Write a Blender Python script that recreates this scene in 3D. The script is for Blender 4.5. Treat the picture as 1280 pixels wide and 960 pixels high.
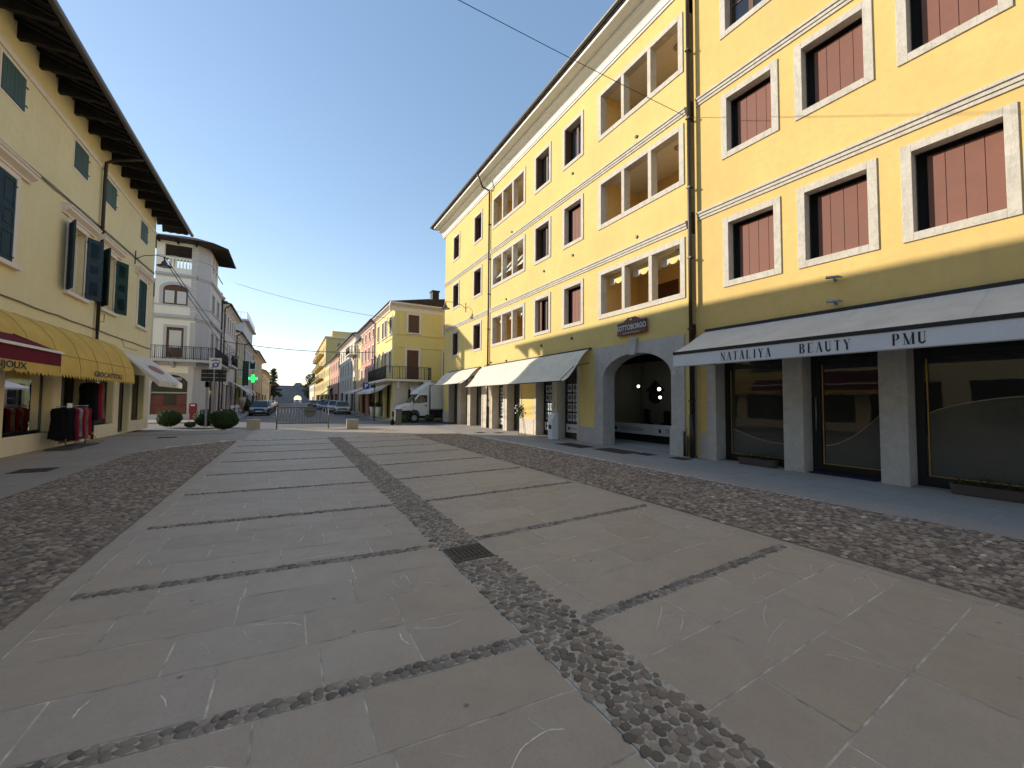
import bpy, bmesh, math, random
from mathutils import Vector, Matrix
from math import radians, sin, cos, pi, atan, tan
random.seed(7)
for o in list(bpy.data.objects): bpy.data.objects.remove(o)
SC = bpy.context.scene; COL = SC.collection

# ---------------------------------------------------------------- camera, sky, sun, exposure
yaw = atan(278 / 500.); pit = radians(2.43); rol = radians(.46)
fw = Vector((sin(yaw) * cos(pit), cos(yaw) * cos(pit), sin(pit)))
rt0 = Vector((cos(yaw), -sin(yaw), 0)); up0 = rt0.cross(fw)
rt = rt0 * cos(rol) + up0 * sin(rol); up = up0 * cos(rol) - rt0 * sin(rol)
cd = bpy.data.cameras.new('camera'); cam = bpy.data.objects.new('camera', cd); COL.objects.link(cam)
cam.matrix_world = Matrix(((rt.x, up.x, -fw.x, 0), (rt.y, up.y, -fw.y, 0), (rt.z, up.z, -fw.z, 1.6), (0, 0, 0, 1)))
cd.sensor_width = 36; cd.lens = 36 * 500 / 1280.; cd.clip_start = .05; cd.clip_end = 3000
SC.camera = cam
SUN = Vector((-.80, .60, .353)).normalized()
W = bpy.data.worlds.new('World'); SC.world = W; W.use_nodes = True
nt = W.node_tree; nt.nodes.clear()
sky = nt.nodes.new('ShaderNodeTexSky'); sky.sky_type = 'NISHITA'; sky.sun_disc = False
sky.sun_elevation = math.asin(SUN.z); sky.sun_rotation = math.atan2(SUN.x, SUN.y)
sky.air_density = 1.0; sky.dust_density = .15; sky.ozone_density = 1.6; sky.altitude = 0
bg = nt.nodes.new('ShaderNodeBackground'); bg.inputs['Strength'].default_value = .15
wo = nt.nodes.new('ShaderNodeOutputWorld')
gm = nt.nodes.new('ShaderNodeGamma'); gm.inputs[1].default_value = .66
tn = nt.nodes.new('ShaderNodeMix'); tn.data_type = 'RGBA'; tn.blend_type = 'MULTIPLY'; tn.inputs[0].default_value = 1; tn.inputs[7].default_value = (1.06, .945, .90, 1)
nt.links.new(sky.outputs[0], gm.inputs[0]); hs = nt.nodes.new('ShaderNodeHueSaturation'); hs.inputs['Saturation'].default_value = 1.32; nt.links.new(gm.outputs[0], hs.inputs['Color']); nt.links.new(hs.outputs[0], tn.inputs[6]); nt.links.new(tn.outputs[2], bg.inputs[0]); nt.links.new(bg.outputs[0], wo.inputs[0])
sd = bpy.data.lights.new('sun', 'SUN'); sd.energy = 2.0; sd.angle = radians(.5); sd.color = (1, .90, .76)
so = bpy.data.objects.new('sun', sd); COL.objects.link(so)
so.rotation_euler = SUN.to_track_quat('Z', 'Y').to_euler(); so.location = (-20, 20, 30)
SC.view_settings.view_transform = 'Standard'; SC.view_settings.look = 'None'
SC.view_settings.exposure = 1.5; SC.view_settings.gamma = 1
SC.render.engine = 'CYCLES'

# ---------------------------------------------------------------- materials
def newmat(name):
    m = bpy.data.materials.new(name); m.use_nodes = True
    return m, m.node_tree, m.node_tree.nodes['Principled BSDF']
def lnk(t, a, b): t.links.new(a, b)
def nd(t, ty, **kw):
    n = t.nodes.new(ty)
    for k, v in kw.items():
        if k in n.inputs: n.inputs[k].default_value = v
        else: setattr(n, k, v)
    return n
def mixrgb(t, fac, a, b, mode='MIX'):
    n = t.nodes.new('ShaderNodeMix'); n.data_type = 'RGBA'; n.blend_type = mode
    for i, v in ((0, fac), (6, a), (7, b)):
        if hasattr(v, 'links'): t.links.new(v, n.inputs[i])
        elif v is not None: n.inputs[i].default_value = v if i == 0 else (tuple(v) + (1,) if len(v) == 3 else v)
    return n.outputs[2]
def ramp(t, src, stops):
    r = t.nodes.new('ShaderNodeValToRGB'); lnk(t, src, r.inputs[0])
    while len(r.color_ramp.elements) < len(stops): r.color_ramp.elements.new(.5)
    for e, (p, c) in zip(r.color_ramp.elements, stops):
        e.position = p; e.color = (c, c, c, 1) if not hasattr(c, '__len__') else tuple(c) + (1,)
    return r.outputs[0]
def noise(t, scale, detail=4, rough=.6, vec=None, dist=0):
    n = nd(t, 'ShaderNodeTexNoise'); n.inputs['Scale'].default_value = scale; n.inputs['Detail'].default_value = detail
    n.inputs['Roughness'].default_value = rough; n.inputs['Distortion'].default_value = dist
    if vec is not None: lnk(t, vec, n.inputs['Vector'])
    return n.outputs[0]
def geo(t): return t.nodes.new('ShaderNodeNewGeometry').outputs['Position']
def mapping(t, vec, scale):
    m = t.nodes.new('ShaderNodeMapping'); lnk(t, vec, m.inputs[0]); m.inputs['Scale'].default_value = scale
    return m.outputs[0]
def bump(t, b, h, strength, dist=.01):
    n = nd(t, 'ShaderNodeBump'); n.inputs['Strength'].default_value = strength; n.inputs['Distance'].default_value = dist
    lnk(t, h, n.inputs['Height']); lnk(t, n.outputs[0], b.inputs['Normal'])
def dirty(c, k): return tuple(x * k for x in c)
def plaster(name, c, var=.12, rough=.92, streak=.12, bs=.25):
    m, t, b = newmat(name); p = geo(t)
    n1 = noise(t, .55, 5, .65, p); n2 = noise(t, 6, 4, .7, p)
    a = mixrgb(t, ramp(t, n1, [(.3, 0), (.7, 1)]), dirty(c, 1 - var), dirty(c, 1 + var * .5))
    a2 = mixrgb(t, ramp(t, n2, [(.45, 0), (.8, 1)]), a, dirty(c, 1 - var * 1.2))
    st = noise(t, 1, 4, .7, mapping(t, p, (3.2, 3.2, .25)))
    f = t.nodes.new('ShaderNodeMath'); f.operation = 'MULTIPLY'; lnk(t, ramp(t, st, [(.52, 0), (.8, 1)]), f.inputs[0]); f.inputs[1].default_value = streak * 3
    g = sum(c) / 3
    col = mixrgb(t, f.outputs[0], a2, (g * .55 + c[0] * .12, g * .55 + c[1] * .1, g * .5 + c[2] * .1))
    lnk(t, col, b.inputs['Base Color']); b.inputs['Roughness'].default_value = rough
    b.inputs['Specular IOR Level'].default_value = .2
    bump(t, b, noise(t, 70, 4, .7, p), bs, .006)
    return m
def stone(name, c, var=.2, scale=5, rough=.75, vein=.25):
    m, t, b = newmat(name); p = geo(t)
    n1 = noise(t, scale, 6, .7, p, 1.2); n2 = noise(t, scale * 9, 3, .6, p)
    a = mixrgb(t, ramp(t, n1, [(.35, 0), (.68, 1)]), dirty(c, 1 - var), dirty(c, 1 + var * .35))
    a = mixrgb(t, ramp(t, n2, [(.5, 0), (.85, .6)]), a, dirty(c, .72))
    v = noise(t, 1, 5, .75, mapping(t, p, (2.2, 2.2, .5)), 2)
    a = mixrgb(t, ramp(t, v, [(.47, 0), (.5, vein), (.53, 0)]), a, dirty(c, .55))
    lnk(t, a, b.inputs['Base Color']); b.inputs['Roughness'].default_value = rough; b.inputs['Specular IOR Level'].default_value = .3
    bump(t, b, n2, .25, .005)
    return m
def flat(name, c, rough=.6, metal=0, var=.12, scale=9, spec=.4, bs=.1):
    m, t, b = newmat(name); p = geo(t)
    n1 = noise(t, scale, 5, .65, p)
    oi = t.nodes.new('ShaderNodeObjectInfo'); rv = ramp(t, oi.outputs['Random'], [(0, .82), (1, 1.08)])
    lnk(t, mixrgb(t, 1.0, mixrgb(t, ramp(t, n1, [(.3, 0), (.72, 1)]), dirty(c, 1 - var), dirty(c, 1 + var * .6)), rv, 'MULTIPLY'), b.inputs['Base Color']) if name in ('red_brown_shutter', 'brown_wood', 'dark_green_shutter', 'blue_grey_shutter', 'grey_green_shutter') else lnk(t, mixrgb(t, ramp(t, n1, [(.3, 0), (.72, 1)]), dirty(c, 1 - var), dirty(c, 1 + var * .6)), b.inputs['Base Color'])
    lnk(t, ramp(t, n1, [(.2, max(.02, rough - .08)), (.8, min(1, rough + .1))]), b.inputs['Roughness'])
    b.inputs['Metallic'].default_value = metal; b.inputs['Specular IOR Level'].default_value = spec
    if bs: bump(t, b, noise(t, scale * 8, 3, .6, p), bs, .004)
    return m
def cloth(name, c, trans=.25, var=.1):
    m, t, b = newmat(name); p = geo(t)
    n1 = noise(t, 1.7, 5, .7, p); n2 = noise(t, 45, 3, .6, p)
    col = mixrgb(t, ramp(t, n1, [(.35, 0), (.7, 1)]), dirty(c, 1 - var * 1.6), dirty(c, 1.03))
    lnk(t, col, b.inputs['Base Color']); b.inputs['Roughness'].default_value = .95; b.inputs['Specular IOR Level'].default_value = .1
    tr = t.nodes.new('ShaderNodeBsdfTranslucent'); lnk(t, col, tr.inputs[0])
    mx = t.nodes.new('ShaderNodeMixShader'); mx.inputs[0].default_value = trans
    out = t.nodes['Material Output']; lnk(t, b.outputs[0], mx.inputs[1]); lnk(t, tr.outputs[0], mx.inputs[2]); lnk(t, mx.outputs[0], out.inputs[0])
    bump(t, b, n2, .12, .004)
    return m
def glassy(name, c=(.012, .014, .016), rough=.03, spec=.8, wav=.02):
    m, t, b = newmat(name); b.inputs['Base Color'].default_value = tuple(c) + (1,)
    b.inputs['Roughness'].default_value = rough; b.inputs['Specular IOR Level'].default_value = spec
    bump(t, b, noise(t, .9, 2, .5, geo(t)), wav, .05)
    return m
def shopglass(name):
    m, t, b = newmat(name); out = t.nodes['Material Output']; t.nodes.remove(b)
    tr = nd(t, 'ShaderNodeBsdfTransparent'); tr.inputs[0].default_value = (.72, .76, .76, 1)
    gl = nd(t, 'ShaderNodeBsdfGlossy'); gl.inputs['Roughness'].default_value = .01; gl.inputs[0].default_value = (1, 1, 1, 1)
    fr = nd(t, 'ShaderNodeFresnel'); fr.inputs[0].default_value = 1.33
    mx = nd(t, 'ShaderNodeMixShader'); lnk(t, fr.outputs[0], mx.inputs[0]); lnk(t, tr.outputs[0], mx.inputs[1]); lnk(t, gl.outputs[0], mx.inputs[2])
    lnk(t, mx.outputs[0], out.inputs[0]); return m
def dirt_(t, at):
    return mixrgb(t, 1.0, at.outputs['Color'], (.80, .79, .78), 'MULTIPLY')
def attrmat(name, rough=.8, veins=False, spec=.3, nb=40, bs=.3):
    m, t, b = newmat(name); p = geo(t)
    at = t.nodes.new('ShaderNodeAttribute'); at.attribute_name = 'tone'
    pv = p
    if veins:
        ad = t.nodes.new('ShaderNodeVectorMath'); ad.operation = 'MULTIPLY_ADD'
        lnk(t, at.outputs['Color'], ad.inputs[0]); ad.inputs[1].default_value = (231, 177, 93); lnk(t, p, ad.inputs[2]); pv = ad.outputs[0]
    n1 = noise(t, 3.5, 7, .72, pv); n2 = noise(t, nb, 4, .7, pv)
    col = mixrgb(t, ramp(t, n1, [(.3, 0), (.72, .55)]), at.outputs['Color'], dirt_(t, at))
    col = mixrgb(t, ramp(t, n2, [(.5, 0), (.85, .3)]), col, (.12, .105, .095))
    if veins:
        s1 = noise(t, 1.1, 4, .7, p); col = mixrgb(t, ramp(t, s1, [(.5, 0), (.75, .25)]), col, (.36, .30, .24))
        d1 = nd(t, 'ShaderNodeTexVoronoi'); d1.inputs['Scale'].default_value = 3.1; lnk(t, p, d1.inputs[0])
        col = mixrgb(t, ramp(t, d1.outputs['Distance'], [(.035, .55), (.06, 0)]), col, (.05, .045, .04))
    lnk(t, col, b.inputs['Base Color']); lnk(t, ramp(t, n1, [(.3, rough - .1), (.7, rough + .08)]), b.inputs['Roughness'])
    b.inputs['Specular IOR Level'].default_value = spec
    bump(t, b, n2, bs, .004)
    return m
def rooftile(name, c):
    m, t, b = newmat(name); p = geo(t)
    w = nd(t, 'ShaderNodeTexWave'); w.inputs['Scale'].default_value = 1.6; w.inputs['Distortion'].default_value = .4; w.bands_direction = 'DIAGONAL'; lnk(t, p, w.inputs[0])
    n = noise(t, 5, 5, .7, p)
    a = mixrgb(t, n, dirty(c, .5), dirty(c, 1.3)); lnk(t, a, b.inputs['Base Color']); b.inputs['Roughness'].default_value = .95
    b.inputs['Specular IOR Level'].default_value = .1
    bump(t, b, w.outputs[0], .8, .05); return m
def emis(name, c, s):
    m, t, b = newmat(name); b.inputs['Base Color'].default_value = tuple(c) + (1,)
    b.inputs['Emission Color'].default_value = tuple(c) + (1,); b.inputs['Emission Strength'].default_value = s; return m
def leafmat(name, c, c2):
    m, t, b = newmat(name); p = geo(t)
    n = noise(t, 9, 4, .7, p)
    lnk(t, mixrgb(t, ramp(t, n, [(.35, 0), (.65, 1)]), c, c2), b.inputs['Base Color']); b.inputs['Roughness'].default_value = .6
    b.inputs['Specular IOR Level'].default_value = .25; return m

M = dict(
 yel=plaster('yellow_plaster', (.68, .525, .20), .10, streak=.07), ora=plaster('warm_yellow_plaster', (.70, .49, .18), .10, streak=.07),
 loggia=plaster('loggia_plaster', (.78, .56, .24), .08), lft=plaster('pale_straw_plaster', (.78, .68, .42), .07, streak=.05),
 marble=stone('pale_marble', (.58, .53, .44), .16, 4, vein=.5), grey=stone('grey_stone', (.50, .47, .43), .18, 3), warm=stone('beige_stone', (.58, .52, .43), .18, 3),
 trim=plaster('pink_white_trim', (.80, .71, .63), .06), white=plaster('white_plaster', (.80, .78, .72), .05, streak=.06),
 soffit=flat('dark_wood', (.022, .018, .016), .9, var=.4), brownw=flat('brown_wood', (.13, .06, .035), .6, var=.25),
 metal=flat('dark_brown_metal', (.055, .042, .036), .45, .6), steel=flat('grey_steel', (.32, .32, .32), .4, .8), iron=flat('black_iron', (.03, .03, .032), .55, .3),
 gutter=flat('weathered_gutter', (.13, .125, .12), .5, .5), shut=flat('red_brown_shutter', (.215, .092, .064), .7, var=.15, scale=3),
 green=flat('dark_green_shutter', (.03, .068, .062), .8, var=.25, scale=4, spec=.12), blue=flat('blue_grey_shutter', (.04, .072, .095), .8, var=.2, scale=4, spec=.12),
 green2=flat('grey_green_shutter', (.055, .10, .08), .65, var=.25), pane=glassy('dark_window_glass'), pane2=glassy('shop_glass_dark', (.028, .03, .028), .015, .95, .05),
 shop=shopglass('clear_shop_glass'), black=flat('black_frame', (.012, .012, .013), .35, spec=.5, bs=0), goldp=flat('film_edge_beige', (.30, .27, .21), .4, bs=0), navy=flat('navy_mat', (.01, .015, .05), .8), gold=flat('gold_trim', (.55, .36, .10), .35, .6, bs=0),
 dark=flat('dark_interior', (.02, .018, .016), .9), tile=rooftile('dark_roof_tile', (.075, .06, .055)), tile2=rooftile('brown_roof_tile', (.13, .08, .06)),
 curtain=flat('white_curtain', (.6, .6, .6), .9), awcream=cloth('cream_awning', (.80, .72, .62), .15), awgrey=cloth('light_awning_cloth', (.86, .80, .66), .15),
 awyel=cloth('mustard_awning', (.78, .54, .16), .18), awbur=cloth('burgundy_awning', (.17, .026, .042), .1), awwhite=cloth('pinkish_white_awning', (.82, .77, .72), .15),
 fascia=flat('pale_grey_fascia', (.70, .70, .72), .6, var=.05, scale=2, bs=0), ink=flat('black_letters', (.02, .02, .025), .6, bs=0),
 red=flat('post_box_red', (.20, .012, .022), .5), asphalt=attrmat('asphalt', .85), mortar=flat('mortar', (.62, .56, .47), .95, var=.7, scale=5),
 fadedred=cloth('faded_red_print', (.42, .20, .21), 0), passw=plaster('passage_plaster', (.34, .32, .28), .1), seamy=flat('awning_seam', (.40, .27, .09), .9), mortarc=flat('channel_mortar', (.50, .44, .36), .95, var=.4, scale=30),
 mortard=flat('cobble_mortar', (.20, .165, .135), .95, var=.3, scale=30), slab=attrmat('stone_slabs', .6, True, .35, 60, .12), pebble=attrmat('river_cobbles', .7, False, .3, 90, .8),
 side=attrmat('sidewalk_slabs', .7, False, .3, 50, .12), leaf=leafmat('box_leaf', (.018, .04, .012), (.05, .085, .02)), leaf2=leafmat('herb_leaf', (.03, .06, .02), (.07, .11, .03)),
 leafd=leafmat('dark_tree_leaf', (.035, .05, .03), (.07, .09, .045)), bark=flat('bark', (.08, .06, .045), .9), terr=flat('planter_brown', (.09, .065, .055), .8),
 rust=flat('rusty_iron', (.15, .115, .09), .75, .4, var=.4, scale=20), whitep=flat('white_paint', (.72, .72, .70), .35, spec=.5, var=.04, bs=0), rubber=flat('rubber', (.02, .02, .02), .8),
 line=flat('road_paint', (.62, .62, .60), .8, var=.2), pink=plaster('pink_plaster', (.66, .36, .27), .08), cream=plaster('cream_plaster', (.76, .68, .54), .08),
 lem=plaster('lemon_plaster', (.78, .65, .27), .06), palep=plaster('pale_rose_plaster', (.68, .60, .54), .08), ochre=plaster('ochre_plaster', (.55, .40, .22), .08),
 greyp=plaster('grey_plaster', (.58, .56, .54), .08), fort=stone('fortress_stone', (.30, .31, .33), .3, .8), shade=plaster('grey_quoin_plaster', (.50, .49, .50), .06),
 lemon2=plaster('block_yellow', (.62, .48, .20), .08), violet=flat('violet_blue_print', (.10, .08, .34), .5, bs=0), bluep=flat('sign_blue', (.02, .06, .30), .5, bs=0), blkcloth=cloth('black_cloth', (.012, .012, .015), 0), redcloth=cloth('wine_cloth', (.22, .012, .03), 0),
 patcloth=cloth('patterned_cloth', (.30, .16, .14), 0, .5), poster=flat('poster_paper', (.55, .62, .66), .5, var=.25, scale=14, bs=0), posterd=flat('poster_print', (.10, .17, .26), .5, var=.4, scale=30, bs=0),
 cone=flat('biscuit_paint', (.50, .35, .22), .6), tan_=flat('display_fabric', (.22, .18, .13), .9, var=.5, scale=5), rallyred=flat('plaque_red', (.16, .03, .03), .5, bs=0), paperw=flat('letter_white', (.62, .6, .56), .6, bs=0),
 lampw=emis('lit_lamp', (1, .95, .85), 2.2), cross=emis('green_neon', (.02, .85, .10), .9), dial=flat('green_glass_sign', (.02, .08, .05), .4),
 tyre=flat('tyre', (.018, .018, .019), .85, bs=0), rim=flat('alloy', (.35, .35, .36), .35, .8, bs=0), plate=flat('plate_white', (.65, .66, .62), .5, bs=0), tail=flat('tail_red', (.35, .01, .01), .25, bs=0), lens=flat('head_lens', (.6, .62, .65), .12, .1, spec=.8, bs=0),
 gold2=flat('beige_block', (.42, .37, .28), .9, var=.15, scale=6),
)
def carpaint(name, c):
    m, t, b = newmat(name); b.inputs['Base Color'].default_value = tuple(c) + (1,); b.inputs['Roughness'].default_value = .28
    b.inputs['Metallic'].default_value = .0; b.inputs['Coat Weight'].default_value = .5; b.inputs['Coat Roughness'].default_value = .05; return m

# ---------------------------------------------------------------- mesh helpers
def ident(u, d, z): return (u, d, z)
def frameX(X, sgn):   # wall parallel to the street: u = world Y, d = outwards
    return lambda u, d, z: (X + sgn * d, u, z)
def frameY(Y, sgn):   # wall across the street: u = world X
    return lambda u, d, z: (u, Y + sgn * d, z)
def frame_line(p, q, ref=None):  # wall through plan points p,q; outwards to the right of p->q ; u = metres from p
    dx, dy = q[0] - p[0], q[1] - p[1]; L = math.hypot(dx, dy); dx /= L; dy /= L
    return lambda u, d, z: (p[0] + dx * u + dy * d, p[1] + dy * u - dx * d, z)
def wloc(o):
    v = Vector((0, 0, 0))
    while o is not None: v += Vector(o.location); o = o.parent
    return v
class MB:
    def __init__(s, T=ident): s.v = []; s.f = []; s.m = []; s.T = T; s.mi = 0; s.sm = []; s.smooth = False
    def add(s, vs, fs, raw=False):
        b = len(s.v); s.v += [tuple(v) if raw else s.T(*v) for v in vs]
        for f in fs: s.f.append(tuple(i + b for i in f)); s.m.append(s.mi); s.sm.append(s.smooth)
        return s
    def box(s, u0, d0, z0, u1, d1, z1):
        return s.add([(u0, d0, z0), (u1, d0, z0), (u1, d1, z0), (u0, d1, z0), (u0, d0, z1), (u1, d0, z1), (u1, d1, z1), (u0, d1, z1)],
                     [(0, 3, 2, 1), (4, 5, 6, 7), (0, 1, 5, 4), (1, 2, 6, 5), (2, 3, 7, 6), (3, 0, 4, 7)])
    def quad(s, a, b, c, d): return s.add([a, b, c, d], [(0, 1, 2, 3)])
    def prism(s, prof, u0, u1):  # prof: list of (d,z), extruded along u
        n = len(prof); vs = [(u0, d, z) for d, z in prof] + [(u1, d, z) for d, z in prof]
        fs = [(i, (i + 1) % n, n + (i + 1) % n, n + i) for i in range(n)] + [tuple(range(n))[::-1], tuple(range(n, 2 * n))]
        return s.add(vs, fs)
    def plate(s, prof, d0, d1):  # prof: list of (u,z), extruded along d
        n = len(prof); vs = [(u, d0, z) for u, z in prof] + [(u, d1, z) for u, z in prof]
        fs = [(i, (i + 1) % n, n + (i + 1) % n, n + i) for i in range(n)] + [tuple(range(n))[::-1], tuple(range(n, 2 * n))]
        return s.add(vs, fs)
    def slabp(s, prof, z0, z1):  # prof: (u,d) plan, extruded in z
        n = len(prof); vs = [(u, d, z0) for u, d in prof] + [(u, d, z1) for u, d in prof]
        fs = [(i, (i + 1) % n, n + (i + 1) % n, n + i) for i in range(n)] + [tuple(range(n))[::-1], tuple(range(n, 2 * n))]
        return s.add(vs, fs)
    def ribbon(s, prof, u0, u1, n=1, th=.0, wob=None):  # open profile (d,z) swept along u
        k = len(prof); vs = []
        for i in range(n + 1):
            u = u0 + (u1 - u0) * i / n
            for j, (d, z) in enumerate(prof):
                w = wob(i / n, j / (k - 1)) if wob else 0
                vs.append((u, d, z + w))
        fs = [(i * k + j, i * k + j + 1, (i + 1) * k + j + 1, (i + 1) * k + j) for i in range(n) for j in range(k - 1)]
        return s.add(vs, fs)
    def tube(s, pts, r, n=8, r2=None):
        pts = [Vector(s.T(*p)) for p in pts]; vs = []; K = len(pts)
        prev = None
        for i, p in enumerate(pts):
            t = (pts[min(i + 1, K - 1)] - pts[max(i - 1, 0)]).normalized()
            a = prev if prev is not None and abs(prev.dot(t)) < .95 else (Vector((0, 0, 1)) if abs(t.z) < .9 else Vector((1, 0, 0)))
            x = (a - t * a.dot(t)).normalized(); prev = x; y = t.cross(x)
            rr = r if r2 is None else r + (r2 - r) * i / max(1, K - 1)
            for k in range(n): vs.append(tuple(p + x * rr * cos(2 * pi * k / n) + y * rr * sin(2 * pi * k / n)))
        fs = [(i * n + k, i * n + (k + 1) % n, (i + 1) * n + (k + 1) % n, (i + 1) * n + k) for i in range(K - 1) for k in range(n)]
        fs += [tuple(range(n))[::-1], tuple(range((K - 1) * n, K * n))]
        o = s.smooth; s.smooth = True; s.add(vs, fs, raw=True); s.smooth = o; return s
    def lathe(s, c, prof, n=16):  # prof (r,z) about vertical axis at c (local)
        vs = [(c[0] + r * cos(2 * pi * k / n), c[1] + r * sin(2 * pi * k / n), c[2] + z) for r, z in prof for k in range(n)]
        fs = [(i * n + k, i * n + (k + 1) % n, (i + 1) * n + (k + 1) % n, (i + 1) * n + k) for i in range(len(prof) - 1) for k in range(n)]
        fs += [tuple(range(n))[::-1], tuple(range((len(prof) - 1) * n, len(prof) * n))]
        o = s.smooth; s.smooth = True; s.add(vs, fs); s.smooth = o; return s
    def disc(s, c, r, d0, d1, n=20, rz=None):  # disc facing outwards (in u,z plane)
        return s.plate([(c[0] + r * cos(2 * pi * k / n), c[1] + (rz or r) * sin(2 * pi * k / n)) for k in range(n)], d0, d1)
    def build(s, name, mat, parent=None, bevel=0, tone=None, recalc=True):
        me = bpy.data.meshes.new(name); off = wloc(parent) if parent is not None else Vector((0, 0, 0))
        me.from_pydata([(x - off.x, y - off.y, z - off.z) for x, y, z in s.v], [], s.f)
        mats = mat if isinstance(mat, (list, tuple)) else [mat]
        for m in mats: me.materials.append(m)
        if len(mats) > 1: me.polygons.foreach_set('material_index', s.m)
        if any(s.sm): me.polygons.foreach_set('use_smooth', s.sm)
        if tone:
            a = me.color_attributes.new('tone', 'FLOAT_COLOR', 'POINT'); fl = []
            for c in tone: fl += [c[0], c[1], c[2], 1]
            a.data.foreach_set('color', fl)
        elif recalc:
            bm = bmesh.new(); bm.from_mesh(me); bmesh.ops.recalc_face_normals(bm, faces=bm.faces); bm.to_mesh(me); bm.free()
        me.update()
        o = bpy.data.objects.new(name, me); COL.objects.link(o)
        if parent is not None: o.parent = parent
        if bevel:
            b = o.modifiers.new('b', 'BEVEL'); b.width = bevel; b.segments = 2; b.limit_method = 'ANGLE'
        return o
def tag(o, label=None, cat=None, group=None, kind=None):
    if label: o['label'] = label
    if cat: o['category'] = cat
    if group: o['group'] = group
    if kind: o['kind'] = kind
    return o
def thing(name, loc, label, cat, group=None):
    o = bpy.data.objects.new(name, None); COL.objects.link(o); o.location = loc; o.empty_display_size = .3
    return tag(o, label, cat, group)
def children(o): return [c for c in bpy.data.objects if c.parent == o]
def copy_tree(o, parent=None):
    c = o.copy(); COL.objects.link(c)
    if parent is not None: c.parent = parent
    for ch in children(o): copy_tree(ch, c)
    return c
def text_mesh(mb, body, u, z, size, d, flip=1, align='CENTER', shear=0, sx=1.0, bold=0):
    cu = bpy.data.curves.new('t', 'FONT'); cu.body = body; cu.size = size; cu.align_x = align; cu.shear = shear; cu.offset = bold
    cu.resolution_u = 3; ob = bpy.data.objects.new('t', cu); COL.objects.link(ob)
    dg = bpy.context.evaluated_depsgraph_get(); me = bpy.data.meshes.new_from_object(ob.evaluated_get(dg))
    mb.add([(u + flip * v.co.x * sx, d, z + v.co.y) for v in me.vertices], [tuple(p.vertices) for p in me.polygons])
    bpy.data.objects.remove(ob); bpy.data.curves.remove(cu); bpy.data.meshes.remove(me)
# condensed serif letters (strokes: polyline, width)
def didone(mb, body, u, z, h, d, flip, w=.42, gap=.36, space=.9):
    th, tn = h * .15, h * .035
    L = {'N': ([(0, 0), (0, 1)], 0, [(0, 1), (1, 0)], 1, [(1, 0), (1, 1)], 0), 'A': ([(0, 0), (.5, 1)], 0, [(.5, 1), (1, 0)], 1, [(.2, .36), (.8, .36)], 0),
         'T': ([(.5, 0), (.5, 1)], 1, [(0, 1), (1, 1)], 0, [(0, 1), (0, .84)], 0, [(1, 1), (1, .84)], 0), 'L': ([(.15, 0), (.15, 1)], 1, [(.15, 0), (1, 0)], 0, [(1, 0), (1, .2)], 0),
         'I': ([(.5, 0), (.5, 1)], 1), 'Y': ([(0, 1), (.5, .45)], 1, [(1, 1), (.5, .45)], 0, [(.5, 0), (.5, .45)], 1), 'E': ([(.15, 0), (.15, 1)], 1, [(.15, 0), (1, 0)], 0, [(.15, .52), (.75, .52)], 0, [(.15, 1), (1, 1)], 0, [(1, 0), (1, .2)], 0, [(1, 1), (1, .82)], 0),
         'U': ([(.1, 1), (.1, .2), (.3, .02), (.7, .02), (.9, .2)], 1, [(.9, .2), (.9, 1)], 0), 'M': ([(0, 0), (0, 1)], 0, [(0, 1), (.5, 0)], 1, [(.5, 0), (1, 1)], 0, [(1, 0), (1, 1)], 1),
         'P': ([(.15, 0), (.15, 1)], 1, [(.15, 1), (.6, 1)], 0, [(.15, .48), (.6, .48)], 0, [(.6, 1), (.9, .88), (.9, .6), (.6, .48)], 1),
         'B': ([(.15, 0), (.15, 1)], 1, [(.15, 1), (.6, 1)], 0, [(.15, .52), (.6, .52)], 0, [(.15, 0), (.6, 0)], 0, [(.6, 1), (.85, .88), (.85, .64), (.6, .52)], 1, [(.6, .52), (.95, .4), (.95, .14), (.6, 0)], 1)}
    x = u
    for ch in body:
        if ch == ' ': x += flip * h * space; continue
        ww = h * w * (1.35 if ch == 'M' else .6 if ch == 'I' else 1)
        S = L[ch]
        for i in range(0, len(S), 2):
            pts, k = S[i], S[i + 1]; t = th if k else tn
            for a, b in zip(pts, pts[1:]):
                ax, az, bx, bz = a[0] * ww, a[1] * h, b[0] * ww, b[1] * h
                dx, dz = bx - ax, bz - az; Ln = math.hypot(dx, dz); 
                if abs(dx) > abs(dz) * 2: nx, nz = 0, t / 2
                else: nx, nz = t / 2, 0
                mb.quad((x + flip * (ax - nx), d, z + az - nz), (x + flip * (bx - nx), d, z + bz - nz), (x + flip * (bx + nx), d, z + bz + nz), (x + flip * (ax + nx), d, z + az + nz))
        for sx_, zz in [(p[0], p[1]) for i in range(0, len(S), 2) for p in (S[i][0], S[i][-1]) if p[1] in (0, 1) and abs(S[i][0][1] - S[i][-1][1]) > .4]:
            mb.quad((x + flip * (sx_ * ww - h * .11), d, z + zz * h - tn / 2), (x + flip * (sx_ * ww + h * .11), d, z + zz * h - tn / 2), (x + flip * (sx_ * ww + h * .11), d, z + zz * h + tn / 2), (x + flip * (sx_ * ww - h * .11), d, z + zz * h + tn / 2))
        x += flip * (ww + h * gap)

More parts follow.
